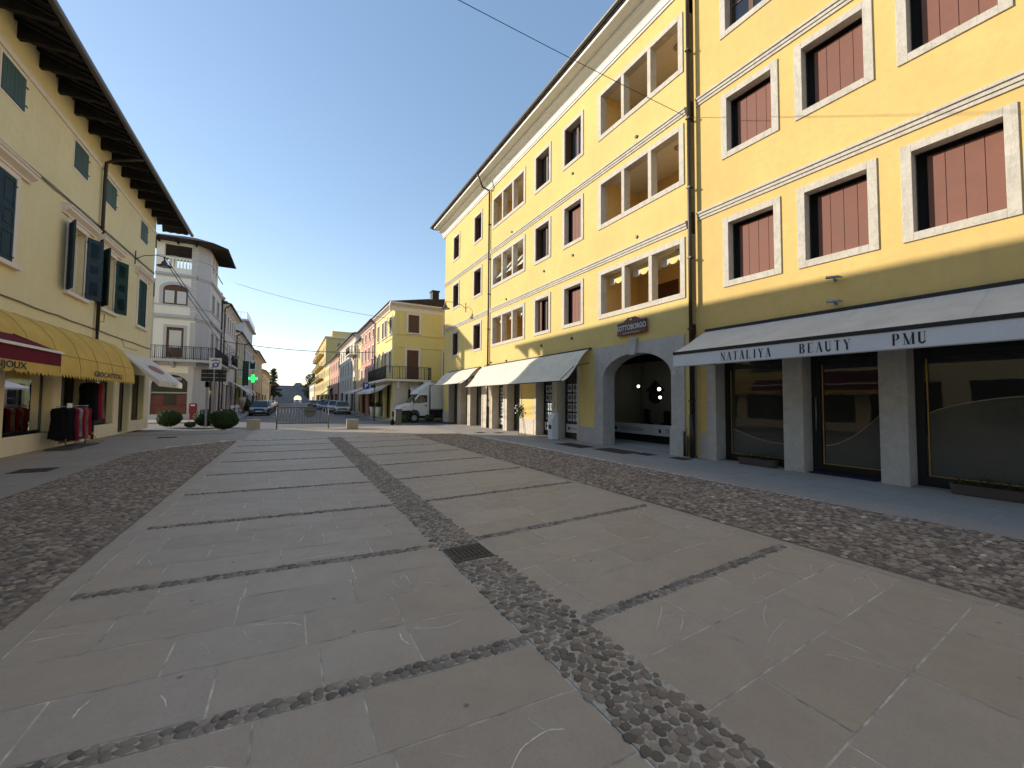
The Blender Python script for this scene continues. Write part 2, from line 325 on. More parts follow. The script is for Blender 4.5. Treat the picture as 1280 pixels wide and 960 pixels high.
def wall(T, u0, u1, z0, z1, ops, depth, name, mat, parent, thick=None):
    """a wall sheet with real openings and reveals; ops = [(ua,ub,za,zb)]"""
    us = sorted({u0, u1} | {v for o in ops for v in o[:2]} ); zs = sorted({z0, z1} | {v for o in ops for v in o[2:4]})
    us = [v for v in us if u0 <= v <= u1]; zs = [v for v in zs if z0 <= v <= z1]
    mb = MB(T)
    for a, b in zip(us, us[1:]):
        for c, e in zip(zs, zs[1:]):
            mu, mz = (a + b) / 2, (c + e) / 2
            if any(o[0] < mu < o[1] and o[2] < mz < o[3] for o in ops): continue
            mb.quad((a, 0, c), (b, 0, c), (b, 0, e), (a, 0, e))
    for o in ops:
        a, b, c, e = o[:4]; dd = -(o[4] if len(o) > 4 else depth)
        mb.quad((a, 0, c), (a, dd, c), (a, dd, e), (a, 0, e)); mb.quad((b, 0, c), (b, dd, c), (b, dd, e), (b, 0, e))
        mb.quad((a, 0, c), (b, 0, c), (b, dd, c), (a, dd, c)); mb.quad((a, 0, e), (b, 0, e), (b, dd, e), (a, dd, e))
    return mb.build(name, mat, parent, recalc=False)
def frame_mb(T, u0, u1, z0, z1, w, proud, inn, ww=None):
    mb = MB(T); ww = ww or w
    mb.box(u0, -inn, z0, u0 + w, proud, z1); mb.box(u1 - w, -inn, z0, u1, proud, z1)
    mb.box(u0 + w, -inn, z0, u1 - w, proud, z0 + ww); mb.box(u0 + w, -inn, z1 - ww, u1 - w, proud, z1)
    return mb

# ---------------------------------------------------------------- ground
def sheet(name, pts, z, mat, tone=None):
    mb = MB(); mb.add([(x, y, z) for x, y in pts], [tuple(range(len(pts)))])
    o = mb.build(name, mat, None, tone=[tone] * len(pts) if tone else None); o['kind'] = 'structure'; return o
sheet('ground', [(-900, -900), (900, -900), (900, 1500), (-900, 1500)], -.09, M['asphalt'], (.17, .16, .15))
sheet('road', [(-3.6, 24.97), (6.3, 24.97), (6.3, 230), (-3.6, 230)], -.085, M['asphalt'], (.18, .17, .165))
# plaza bed and kerb
mb = MB(); mb.box(-14, -40, -.4, 20, 24.95, 0); o = mb.build('plaza_bed', M['mortar']); o['kind'] = 'structure'
mb = MB(); mb.box(-5.2, 24.95, -.4, 10.2, 25.13, .012); o = mb.build('kerb', M['grey'], bevel=.01); o['kind'] = 'structure'
def strip_y(x, y):   # the slab courses rise away from the central channel
    return y + (.082 * (1.42 - x) if x < 1.68 else .05 * (x - 1.9))
K = [2.35 + 1.96 * i for i in range(-3, 9)]
slab = MB(); tone = []
def put_slab(x0, x1, ya, yb, base=(.455, .372, .295), sp=.022, z=.0012, g=.006):
    z = z + random.uniform(0, .0006); k = random.uniform(-sp, sp); h = random.uniform(-.006, .008)
    q = [(x0 + g, strip_y(x0, ya) + g), (x1 - g, strip_y(x1, ya) + g), (x1 - g, strip_y(x1, yb) - g), (x0 + g, strip_y(x0, yb) - g)]
    slab.add([(x, y, z) for x, y in q], [(0, 1, 2, 3)]); tone.extend([(base[0] + k + h, base[1] + k, base[2] + k - h)] * 4)
for (xa, xb, lo, hi) in ((-1.49, 1.44, .45, 1.15), (1.92, 4.9, .62, 1.0)):
    for i, k in enumerate(K[:-1]):
        n = 4; y0 = k + .06; y1 = K[i + 1] - .06; hh = (y1 - y0) / n
        for r in range(n):
            x = xa
            off = random.uniform(.2, .9)
            first = True
            while x < xb - .02:
                l = off if first else random.uniform(lo, hi); first = False
                nx = x + l
                if xb - nx < .3: nx = xb
                put_slab(x, nx, y0 + r * hh, y0 + (r + 1) * hh); x = nx
# edging slabs, and the light cross paving beyond the cobbles
for (xa, xb) in ((-1.68, -1.49), (4.9, 5.06)):
    y = -3.2
    while y < 18.6:
        l = random.uniform(.8, 1.4); 
        z = .0015; k = random.uniform(-.02, .02)
        slab.add([(xa + .004, y + .004, z), (xb - .004, y + .004, z), (xb - .004, y + l - .004, z), (xa + .004, y + l - .004, z)], [(0, 1, 2, 3)])
        tone.extend([(.43 + k, .355 + k, .285 + k)] * 4); y += l
def plain(x0, x1, y0, y1, rows, lo, hi, base, sp, z=.0015, g=.004, along='x', skip=None):
    r = y0; n = max(1, round((y1 - y0) / rows)) if along == 'x' else max(1, round((x1 - x0) / rows))
    for i in range(n):
        a = (y0 + (y1 - y0) * i / n, y0 + (y1 - y0) * (i + 1) / n) if along == 'x' else (x0 + (x1 - x0) * i / n, x0 + (x1 - x0) * (i + 1) / n)
        s0, s1 = (x0, x1) if along == 'x' else (y0, y1); s = s0 - random.uniform(0, lo)
        while s < s1:
            e = s + random.uniform(lo, hi); p, q = max(s, s0), min(e, s1); s = e
            if q - p < .02: continue
            k = random.uniform(-sp, sp); c = (base[0] + k, base[1] + k, base[2] + k); zz = z + random.uniform(0, .0004)
            b = (p, q, a[0], a[1]) if along == 'x' else (a[0], a[1], p, q)
            if skip and skip((b[0] + b[1]) / 2, (b[2] + b[3]) / 2): continue
            yield b, c, zz, g
def addplain(*a, **k):
    for (xa, xb, ya, yb), c, zz, g in plain(*a, **k):
        slab.add([(xa + g, ya + g, zz), (xb - g, ya + g, zz), (xb - g, yb - g, zz), (xa + g, yb - g, zz)], [(0, 1, 2, 3)]); tone.extend([c] * 4)
ylast = K[-1] + .06   # 17.9...
addplain(-1.49, 4.9, 18.62, 24.95, .62, .6, 1.2, (.45, .37, .295), .02)
RV = random.Random(21); nq = len(slab.f)
def vein(pts, w, tn, z=.0026):
    n = len(pts); vs = []
    for i, (x, y) in enumerate(pts):
        a = pts[max(i - 1, 0)]; b = pts[min(i + 1, n - 1)]; dx, dy = b[0] - a[0], b[1] - a[1]; L = math.hypot(dx, dy) or 1
        ww = w * RV.uniform(.35, 1.2) * (.2 if i in (0, n - 1) else 1); vs += [(x - dy / L * ww, y + dx / L * ww, z), (x + dy / L * ww, y - dx / L * ww, z)]
    slab.add(vs, [(2 * i, 2 * i + 1, 2 * i + 3, 2 * i + 2) for i in range(n - 1)]); tone.extend([tn] * len(vs))
for f in slab.f[:nq]:
    q = [slab.v[i] for i in f]; x0_, x1_, y0_, y1_ = q[0][0] + .01, q[1][0] - .01, max(q[0][1], q[1][1]) + .01, min(q[2][1], q[3][1]) - .01
    if y1_ < .2 or x1_ - x0_ < .3 or y0_ > 17 or y1_ - y0_ < .2 or RV.random() > .85: continue
    base = RV.uniform(0, 6.28)
    for _ in range(RV.choice((1, 1, 2, 3))):
        x, y = RV.uniform(x0_, x1_), RV.uniform(y0_, y1_); th = base + RV.gauss(0, .25); pts = []; n = RV.randint(5, 26); st = .022
        for i in range(n):
            if not (x0_ < x < x1_ and y0_ < y < y1_): break
            pts.append((x, y)); th += RV.gauss(0, .16); x += st * cos(th); y += st * sin(th)
        k = RV.uniform(.58, .92)
        if len(pts) > 3: vein(pts, RV.choice((.0015, .002, .003, .0045)), (k, k * .93, k * .84))
o = slab.build('plaza_slabs', M['slab'], tone=tone); o['kind'] = 'structure'
# smooth-stone walks along both building lines
slab = MB(); tone = []
def left_edge(y):
    if y < 15.2: return -3.9
    if y < 18.5: return -3.9 + 2.15 * ((y - 15.2) / 3.3) ** 1.6
    return -1.5
def rite(y): return 7.68 - .0186 * y
y = -6.
while y < 24.9:
    y1 = y + .8
    xe = min(left_edge(y), left_edge(y1)); 
    addplain(-14, left_edge(y) + 0, y, min(y1, 24.95), .8, .9, 1.5, (.38, .32, .265), .02, g=.002); y = y1
addplain(7.66, 10.9, -6, 16, .75, .8, 1.3, (.37, .335, .30), .02, g=.003, along='y')
addplain(7.36, 10.9, 16, 24.95, .75, .8, 1.3, (.37, .335, .30), .02, g=.003, along='y')
addplain(4.9, 7.36, 18.62, 24.95, .75, .8, 1.3, (.42, .37, .32), .02, g=.003, along='y')
o = slab.build('sidewalk_slabs', M['side'], tone=tone); o['kind'] = 'structure'
# drainage lines across the left walk
for i, (yy, xa, xb) in enumerate([(22.6, -7, -2.2)]):
    mb = MB(); mb.box(xa, yy, 0, xb, yy + .13, .0095); o = mb.build('gutter_line', M['mortard']); o['kind'] = 'structure'
# cobbles: individually modelled river stones in bands
def cobbles(name, inside, x0, x1, y0, y1, sx, sy, bed, pal, hgt=.013, seed=1, base=.0, ang=0.0):
    R = random.Random(seed); V = []; F = []; Tn = []; row = 0; y = y0
    while y < y1:
        x = x0 + (sx / 2 if row % 2 else 0)
        while x < x1:
            cx = x + R.uniform(-.22, .22) * sx; cy = y + R.uniform(-.22, .22) * sy
            if inside(cx, cy):
                n = R.choice((5, 6, 7)); a0 = R.uniform(0, 6.28); rx = sx * R.uniform(.50, .73); ry = sy * R.uniform(.49, .71); th = R.gauss(ang, .5)
                c = R.choice(pal); k = R.uniform(.68, 1.15); c = (c[0] * k * 1.06, c[1] * k * 1.0, c[2] * k * .93); h = hgt * R.uniform(.55, 1.2)
                b = len(V); rr = [R.uniform(.72, 1.14) for _ in range(n)]
                for ring, (s, z) in enumerate(((1, base), (.92, base + h * .75), (.62, base + h))):
                    for j in range(n):
                        t = a0 + 2 * pi * j / n; px = rx * rr[j] * s * cos(t); py = ry * rr[j] * s * sin(t)
                        V.append((cx + px * cos(th) - py * sin(th), cy + px * sin(th) + py * cos(th), z)); Tn.append(c)
                for r_ in (0, 1):
                    for j in range(n): F.append((b + r_ * n + j, b + r_ * n + (j + 1) % n, b + (r_ + 1) * n + (j + 1) % n, b + (r_ + 1) * n + j))
                F.append(tuple(b + 2 * n + j for j in range(n)))
            x += sx
        y += sy * .87; row += 1
    mb = MB(); mb.smooth = True; mb.add(V, F); o = mb.build(name, M['pebble'], tone=Tn); o['kind'] = 'structure'
    return o
brown = [(.24, .19, .155), (.30, .24, .20), (.20, .16, .135), (.36, .295, .24), (.185, .155, .14)]
mixed = brown + [(.42, .35, .28), (.36, .31, .26), (.30, .26, .225), (.27, .20, .16)] + [(.42, .40, .36)] * 0
mixedR = brown * 5 + [(.45, .37, .29), (.38, .32, .27), (.42, .37, .32), (.38, .28, .22)] * 4 + [(.62, .58, .52)]
dgrey = [(.22, .185, .155), (.27, .225, .19), (.19, .16, .138), (.31, .26, .22), (.25, .215, .185), (.36, .30, .25)]
sheet('cobble_bed', [(5.06, -3), (7.72, -3), (7.62, 3), (7.5, 8), (7.38, 16.4), (6.9, 18.55), (5.06, 18.55)], .0035, M['mortard'])
cobbles('cobble_band', lambda x, y: 5.09 < x < rite(y) - .04, 5.1, 7.75, -.5, 18.55, .070, .060, 0, mixedR, seed=3, hgt=.016)
lb = [(-1.68, -3), (-1.68, 18.5)] + [(left_edge(yy), yy) for yy in (18.45, 18, 17.5, 17, 16.5, 16, 15.5, 15.2)] + [(-3.9, -3)]
sheet('cobble_bed', lb, .0055, M['mortard'])
cobbles('cobble_band', lambda x, y: left_edge(y) + .03 < x < -1.71, -3.9, -1.7, -.5, 18.5, .070, .060, 0, mixed, seed=4, hgt=.016)
sheet('cobble_bed', [(1.44, -3), (1.92, -3), (1.98, 18.55), (1.47, 18.55)], .0055, M['mortarc'])
cobbles('cobble_channel', lambda x, y: 1.455 < x < 1.915 + .0033 * y and not (3.74 < y < 4.14), 1.46, 2.0, -.5, 18.55, .060, .056, 0, dgrey, seed=5, hgt=.012)
bedm = MB()
for k in K:
    for xa, xb in ((-1.49, 1.44), (1.92, 4.9)):
        bedm.add([(xa, strip_y(xa, k) - .055, .003), (xb, strip_y(xb, k) - .055, .003), (xb, strip_y(xb, k) + .055, .003), (xa, strip_y(xa, k) + .055, .003)], [(0, 1, 2, 3)])
o = bedm.build('strip_bed', M['mortarc']); o['kind'] = 'structure'
def in_strip(x, y):
    if 1.42 < x < 1.94: return False
    return any(abs(y - strip_y(x, k)) < .042 for k in K)
# narrow cobble courses (two staggered stones wide)
V = []; F = []; Tn = []; R = random.Random(9)
for k in K:
    if k < .2: continue
    for xa, xb in ((-1.47, 1.43), (1.93, 4.88)):
        for lane in (-.026, .026):
            x = xa
            while x < xb - .03:
                w = R.uniform(.04, .085); cx = x + w / 2; cy = strip_y(cx, k) + lane + R.uniform(-.006, .006); n = 7; a0 = R.uniform(0, 6)
                c = R.choice(dgrey + brown); kk = R.uniform(.75, 1.2); c = tuple(v * kk for v in c); h = .014 * R.uniform(.6, 1.1); b = len(V); rr = [R.uniform(.75, 1.12) for _ in range(n)]
                for s, z in ((1, .0), (.9, .0 + h * .62), (.55, .0 + h)):
                    for j in range(n):
                        t = a0 + 2 * pi * j / n; V.append((cx + w * .6 * rr[j] * s * cos(t), cy + .033 * rr[j] * s * sin(t), z)); Tn.append(c)
                for r_ in (0, 1):
                    for j in range(n): F.append((b + r_ * n + j, b + r_ * n + (j + 1) % n, b + (r_ + 1) * n + (j + 1) % n, b + (r_ + 1) * n + j))
                F.append(tuple(b + 2 * n + j for j in range(n))); x += w
mb = MB(); mb.smooth = True; mb.add(V, F); o = mb.build('cobble_strip', M['pebble'], tone=Tn); o['kind'] = 'structure'
# pavements of the street beyond, road lines
mb = MB(); mb.box(-14, 34.5, -.3, -3.6, 220, 0); o = mb.build('pavement', M['side'], tone=[(.36, .32, .29)] * 8); o['kind'] = 'structure'
mb = MB(); mb.box(6.3, 36.5, -.3, 14, 220, 0); mb.slabp([(6.3, 36.5), (14, 36.5), (14, 32.6), (7.2, 32.6), (6.5, 33.4)], -.3, 0)
o = mb.build('pavement', M['side'], tone=[(.36, .32, .29)] * 18); o['kind'] = 'structure'
mb = MB()
for yy in (41, 46): mb.box(-.6 + (yy - 41) * .1, yy, -.08, .5 + (yy - 41) * .1, yy + .25, -.078)
for yy in range(52, 180, 9): mb.box(1.3, yy, -.08, 1.42, yy + 4, -.078)
mb.box(-3.4, 44.2, -.08, -.9, 44.45, -.078); mb.box(6.9, 31.9, -.08, 3.8, 32.05, -.078)
o = mb.build('road_markings', M['line']); o['kind'] = 'structure'

# ---------------------------------------------------------------- building parts
def downpipe(parent, T, u, z0, z1, d=.09, r=.05, mat='metal', neck=None):
    mb = MB(T); mb.tube([(u, d, z0), (u, d, z1)], r, 10)
    if neck: mb.tube([(u, d, z1 - .02), (u, d + .02, z1 + .1), (u, neck[0] * .6, z1 + .2), (u, neck[0], neck[1])], r, 8)
    z = z0 + 1.6
    while z < z1:
        mb.box(u - r - .012, 0, z, u + r + .012, d + r + .01, z + .04); z += 2.1
    if z0 < 1: mb.tube([(u, d, z0), (u, d, z0 + 1.25)], r + .016, 10)
    return mb.build('downpipe', M[mat], parent)
def planks(T, u0, u1, z0, z1, d, n, parent, mat='shut', name='shutter', th=.035):
    mb = MB(T); w = (u1 - u0) / n
    for i in range(n): mb.box(u0 + i * w + .004, d - th, z0, u0 + (i + 1) * w - .004, d, z1)
    mb.box(u0, d - th - .01, z0, u1, d - th + .004, z1)
    return mb.build(name, M[mat], parent, bevel=.003)
def recessed(T, ia, ib, ja, jb, f):
    mb = MB(T); mb.quad((ia, -.36, ja), (ib, -.36, ja), (ib, -.36, jb), (ia, -.36, jb)); mb.quad((ib, -.2, ja), (ib, -.36, ja), (ib, -.36, jb), (ib, -.2, jb)); mb.quad((ia, -.2, jb), (ib, -.2, jb), (ib, -.36, jb), (ia, -.36, jb)); mb.quad((ia, -.2, ja), (ia, -.36, ja), (ia, -.36, jb), (ia, -.2, jb)); mb.build('dark_gap', M['dark'], f)
    planks(T, ia + .01, ib - .15, ja + .01, jb - .09, -.26, 4, f)
def glazed(T, u0, u1, z0, z1, d, parent, fm='brownw', n=2, fw_=.06, pm='pane', curtain=False, bar=False):
    mb = MB(T); w = (u1 - u0) / n
    for i in range(n):
        a, b = u0 + i * w, u0 + (i + 1) * w
        mb.box(a, d - .05, z0, a + fw_, d, z1); mb.box(b - fw_, d - .05, z0, b, d, z1)
        mb.box(a + fw_, d - .05, z0, b - fw_, d, z0 + fw_); mb.box(a + fw_, d - .05, z1 - fw_, b - fw_, d, z1)
        if bar: mb.box(a + fw_, d - .045, (z0 + z1) / 2 - .02, b - fw_, d - .004, (z0 + z1) / 2 + .02)
    f = mb.build('sash', M[fm], parent)
    g = MB(T); g.quad((u0 + fw_ / 2, d - .025, z0 + fw_ / 2), (u1 - fw_ / 2, d - .025, z0 + fw_ / 2), (u1 - fw_ / 2, d - .025, z1 - fw_ / 2), (u0 + fw_ / 2, d - .025, z1 - fw_ / 2))
    g.build('pane', M['curtain' if curtain else pm], f)
    return f
def course(T, u0, u1, z, parent, mat='marble'):
    mb = MB(T)
    mb.prism([(-.02, z - .11), (.035, z - .11), (.035, z - .045), (.02, z - .045), (.02, z - .03), (.06, z - .03), (.06, z + .035), (.045, z + .035), (.045, z + .05), (.09, z + .055), (.09, z + .11), (-.02, z + .14)], u0, u1)
    return mb.build('string_course', M[mat], parent)
ROWS = [(4.72, 6.57), (8.18, 10.08), (11.69, 13.6)]

# ---------------------------------------------------------------- right: long yellow building
TR = frameX(10.25, -1)
RB = thing('apartment_building', (10.25, 18, 0), 'long lemon-yellow four-storey building with open triple loggias, a stone archway and shop pillars', 'building')
U0, U1 = 7.62, 29.15
ops = []; fr = []
tri = [(7.81, 11.66), (17.15, 20.95)]
sing = [(12.55, 13.97), (14.87, 16.3), (22.35, 23.7), (26.12, 27.46)]
W_ = .15
for r, (za, zb) in enumerate(ROWS):
    for a, b in tri: ops.append((a + .02, b - .02, za + .02, zb - .02, .02))
    for a, b in sing: ops.append((a + .02, b - .02, za + .02, zb - .02, .02))
G_ = [(22.2, 23.95), (24.4, 25.65), (26.2, 27.95), (19.4, 20.75), (17.58, 18.95), (14.7, 16.05), (12.95, 14.35)]
for a, b in G_: ops.append((a, b, 0, 3.2, .02))
ops.append((7.9, 11.83, 0.0, 3.6, .02))
wall(TR, U0, U1, 0, 14.6, ops, .5, 'wall', M['yel'], RB)
mb = MB(TR); mb.quad((U1, 0, 0), (U1, -13, 0), (U1, -13, 14.6), (U1, 0, 14.6)); mb.quad((-12, -13, 0), (U1, -13, 0), (U1, -13, 14.6), (-12, -13, 14.6))
mb.build('end_wall', M['yel'], RB)
for r, (za, zb) in enumerate(ROWS):
    for ci, (a, b) in enumerate(sing):
        f = frame_mb(TR, a, b, za, zb, W_, .035, .26).build('window', M['marble'], RB, bevel=.006)
        ia, ib, ja, jb = a + W_, b - W_, za + W_, zb - W_
        if ci == 0 and r < 2: recessed(TR, ia, ib, ja, jb, f)
        elif ci == 1 and r == 0:
            glazed(TR, ia, ib, ja, jb, -.25, f); planks(TR, ib - .28, ib, ja, jb, -.16, 2, f)
        else:
            glazed(TR, ia, ib, ja, jb, -.25, f, 'brownw')
            mb = MB(TR); mb.box(ib - .04, -.24, ja, ib, -.02, jb); mb.build('folded_shutter', M['brownw'], f)
            mb = MB(TR); mb.box(ia, -.24, ja, ia + .04, -.08, jb); mb.build('folded_shutter', M['brownw'], f)
    for ci, (a, b) in enumerate(tri):
        mb = frame_mb(TR, a, b, za, zb, .17, .035, .26)
        w = (b - a - .34 - .28) / 3
        for k in (1, 2): mb.box(a + .17 + k * w + (k - 1) * .14, -.26, za + .17, a + .17 + k * w + k * .14, .03, zb - .17)
        f = mb.build('loggia_frame', M['marble'], RB, bevel=.006)
        # room behind
        D = -2.1; zf = za - .75; zc = zb + .12
        mb = MB(TR); x0, x1 = a + .02, b - .02
        mb.quad((x0, D, zf), (x1, D, zf), (x1, D, zc), (x0, D, zc)); mb.quad((x0, -.27, zf), (x0, D, zf), (x0, D, zc), (x0, -.27, zc)); mb.quad((x1, -.27, zf), (x1, D, zf), (x1, D, zc), (x1, -.27, zc))
        mb.quad((x0, -.27, zf), (x1, -.27, zf), (x1, -.27, za), (x0, -.27, za)); mb.quad((x0, -.27, zb), (x1, -.27, zb), (x1, -.27, zc), (x0, -.27, zc))
        mb.quad((x0, -.27, zf), (x1, -.27, zf), (x1, D, zf), (x0, D, zf))
        mb.build('loggia_room', M['loggia'], RB)
        mb = MB(TR); mb.box(x0, D, zc, x1, -.27, zc + .05); mb.build('loggia_ceiling', M['white'], RB)
        mb = MB(TR); mb.lathe((a + .95, -1.0, zc - .09), [(.13, .09), (.15, .05), (.1, 0)], 14); mb.build('ceiling_lamp', M['grey'], RB)
        mb = MB(TR); dx = a + 1.9 if ci == 0 else a + 2.3
        mb.box(dx, D, zf, dx + .95, D + .05, zf + 2.15); mb.build('loggia_door', M['brownw'], RB)
        # washable cloth blinds
        if ci == 0 and r == 0:
            for k in range(3):
                xx0 = a + .17 + k * (w + .14) + .02; mb = MB(TR); n = 3; ww = (w - .04) / n
                for q in range(n):
                    c0 = xx0 + q * ww; pr = [(c0, zb - .2), (c0 + ww, zb - .2)] + [(c0 + ww * (.5 + .5 * cos(t)), zb - .42 - .13 * sin(t)) for t in [i * pi / 8 for i in range(9)]]
                    mb.plate(pr, -.36 - .004 * q, -.35 - .004 * q)
                    mb.mi = 1 - mb.mi
                mb.build('scalloped_valance', [M['awyel'], M['white']] if False else [M['awgrey'], M['lem']], f)
        if ci == 1 and r == 1:
            for k in range(3):
                xx0 = a + .17 + k * (w + .14) + .03; xx1 = xx0 + w - .06; mb = MB(TR)
                vs = []; 
                for i in range(9):
                    t = i / 8
                    for j in range(9):
                        s = j / 8; vs.append((xx0 + (xx1 - xx0) * s, -.9 + .75 * t + .03 * sin(s * 9), zb - .25 - t * (.95 + .1 * s) - .05 * abs(sin(s * 3 * pi)) * t))
                mb.add(vs, [(i * 9 + j, i * 9 + j + 1, (i + 1) * 9 + j + 1, (i + 1) * 9 + j) for i in range(8) for j in range(8)])
                mb.build('slanting_cloth', M['awgrey'], f)
        if ci == 1 and r == 0:
            for k in range(3):
                xx0 = a + .17 + k * (w + .14) + .03; mb = MB(TR)
                for q in range(3): mb.plate([(xx0 + q * .3, zb - .2), (xx0 + q * .3 + .28, zb - .2), (xx0 + q * .3 + .26, zb - .48 - .12 * (q % 2)), (xx0 + q * .3 + .05, zb - .42)], -.33 - .004 * q, -.325 - .004 * q)
                mb.build('cloth_strip', M['white'], f)
course(TR, U0 + .12, 21.1, 6.9, RB); course(TR, U0 + .12, 21.1, 10.4, RB); course(TR, 21.37, U1 + .05, 6.9, RB); course(TR, 21.37, U1 + .05, 10.4, RB)
cornice = [(-.05, 14.24), (.05, 14.24), (.05, 14.31), (.09, 14.32)] + [(.09 + .30 * (1 - cos(t)), 14.34 + .34 * sin(t)) for t in [i * pi / 2 / 7 for i in range(8)]] + [(.44, 14.70), (.44, 14.78), (.82, 14.84), (.82, 14.95), (-.05, 15.05)]
mb = MB(TR); mb.prism(cornice, -12, 29.6); mb.build('cornice', M['white'], RB)
mb = MB(TR); mb.prism([(-.1, 14.96), (.86, 14.96), (.90, 15.06), (-6.5, 16.9), (-13.6, 14.96)], -12, 30.0); mb.build('roof', M['tile'], RB)
mb = MB(TR); mb.tube([(-12, .93, 15.10), (30.05, .93, 15.10)], .085, 10); mb.build('gutter', M['gutter'], RB)
downpipe(RB, TR, 21.24, .02, 14.1, neck=(.9, 15.0)); 
mb = MB(TR)
for u, z in [(9.72, 7.25), (13.26, 7.74), (18.57, 10.71), (19.14, 7.17), (15.44, 7.68), (20.96, 3.84), (19.08, 3.78), (15.61, 4.2), (13.31, 4.23), (9.7, 10.76), (13.27, 11.26)]:
    m_ = MB(TR); m_.disc((u, z), .055, 0, .05, 12); m_.build('vent', M['metal'], RB)
# ground floor: stone facings round the openings, plinths
def facing(a, b, z0=0, z1=3.25, w=.22, mat='warm', T=TR, parent=RB, depth=.46):
    mb = MB(T)
    mb.box(a - w, -depth, z0, a + .0, .02, z1); mb.box(b, -depth, z0, b + w, .02, z1); mb.box(a - w, -depth, z1 - .04, b + w, .018, z1 + .2)
    return mb.build('stone_facing', M[mat], parent, bevel=.01)
for a, b in [(12.95, 14.35), (14.7, 16.05), (17.58, 18.95), (19.4, 20.75), (22.2, 23.95), (24.4, 25.65), (26.2, 27.95)]:
    mb = MB(TR)
    mb.box(a, -.5, 0, a + .004, .022, 3.2); 
    wdt = .16
    mb.box(a - wdt, -.02, 0, a, .022, 3.2); mb.box(b, -.02, 0, b + wdt, .022, 3.2)
    mb.box(a - wdt, -.02, 3.2, b + wdt, .024, 3.4); mb.quad((a + .005, -.5, 0), (a + .005, .022, 0), (a + .005, .022, 3.2), (a + .005, -.5, 3.2)); mb.quad((b - .005, -.5, 0), (b - .005, .022, 0), (b - .005, .022, 3.2), (b - .005, -.5, 3.2))
    mb.build('stone_facing', M['warm'], RB)
    fr = MB(TR); fr.box(a, -.49, .02, a + .07, -.43, 3.2); fr.box(b - .07, -.49, .02, b, -.43, 3.2); fr.box(a + .07, -.49, .02, b - .07, -.43, .12); fr.box(a + .07, -.49, 2.75, b - .07, -.43, 2.85); fr.box((a + b) / 2 - .03, -.49, .12, (a + b) / 2 + .03, -.43, 2.75)
    f = fr.build('shop_window', M['black'], RB)
    g = MB(TR); g.quad((a + .03, -.46, .05), (b - .03, -.46, .05), (b - .03, -.46, 3.18), (a + .03, -.46, 3.18)); g.build('pane', M['pane2'], f)
    if a in (12.95, 14.7, 19.4):   # sheets of property adverts hanging in the window, on a white sill board
        for i in range(4):
            for j in range(3):
                uu = b - .18 - j * .36; z = .75 + i * .42
                if a == 19.4 and j > 1: continue
                p = MB(TR); p.box(uu - .28, -.445, z, uu, -.435, z + .34)
                pp = p.build('advert_sheet', M['poster'], f)
                q = MB(TR); q.box(uu - .24, -.436, z + .10, uu - .04, -.431, z + .28); q.build('advert_picture', M['posterd'], pp)
        p = MB(TR); p.box(a + .09, -.44, .26, b - .1, -.425, .62); pb = p.build('window_board', M['fascia'], f)
        tx = MB(TR); text_mesh(tx, 'TECNOCASA', (a + b) / 2 - .1, .37, .17, -.423, -1); tx.disc((b - .28, .43), .07, -.424, -.421, 12); tx.build('board_lettering', M['dial'], pb)
# low stone plinths on the yellow piers
for a, b in ((11.9, 12.77), (16.23, 17.4)):
    mb = MB(TR); mb.box(a, -.01, 0, b, .03, .62 if a < 12 else .75); mb.build('plinth', M['warm' if a > 12 else 'grey'], RB, bevel=.006)
mb = MB(TR); mb.box(28.2, -.02, 0, 29.19, .03, .8); mb.build('plinth', M['warm'], RB)
for a, b in ((18.97, 19.22), (21.0, 22.0), (24.13, 24.22), (25.83, 26.02)):
    mb = MB(TR); mb.box(a, -.01, 0, b, .014, 3.3); mb.build('pier_facing', M['warm'], RB)
# archway surround
a0, a1 = 7.86, 11.87; b0, b1 = 8.34, 11.4; zs = 2.45; cx = (b0 + b1) / 2; rx = (b1 - b0) / 2; rz = .82; zt = 3.64
N = 24; arc = [(cx - rx * cos(pi * i / N), zs + rz * sin(pi * i / N)) for i in range(N + 1)]
mb = MB(TR)
for i in range(N):
    (ua, za), (ub, zb) = arc[i], arc[i + 1]
    pa = (ua if i else a0, zt); pb = (ub if i < N - 1 else a1, zt)
    mb.quad((ua, .03, za), (ub, .03, zb), (pb[0], .03, zt), (pa[0], .03, zt))
    mb.quad((ua, .03, za), (ub, .03, zb), (ub, -.55, zb), (ua, -.55, za))
mb.quad((a0, .03, 0), (b0, .03, 0), (b0, .03, zs), (a0, .03, zs)); mb.add([(a0, .03, zs), (b0, .03, zs), (a0, .03, zt)], [(0, 1, 2)])
mb.quad((b1, .03, 0), (a1, .03, 0), (a1, .03, zs), (b1, .03, zs)); mb.add([(b1, .03, zs), (a1, .03, zs), (a1, .03, zt)], [(0, 1, 2)])
for u in (b0, b1): mb.quad((u, .03, 0), (u, -.55, 0), (u, -.55, zs), (u, .03, zs))
for u in (a0, a1): mb.quad((u, .03, 0), (u, -.02, 0), (u, -.02, zt), (u, .03, zt))
mb.quad((a0, .03, zt), (a1, .03, zt), (a1, -.02, zt), (a0, -.02, zt))
AR = mb.build('arch_surround', M['grey'], RB)
mb = MB(TR); mb.plate([(cx - .12, 3.2), (cx + .12, 3.2), (cx + .19, 3.70), (cx - .19, 3.70)], .02, .12); mb.build('keystone', M['grey'], AR, bevel=.01)
mb = MB(TR); mb.box(a0 - .02, -.3, 0, b0 + .04, .07, .86); mb.build('arch_plinth', M['grey'], AR, bevel=.01); mb = MB(TR); mb.box(b1 - .04, -.3, 0, a1 + .02, .07, .66); mb.build('arch_plinth', M['grey'], AR, bevel=.01)
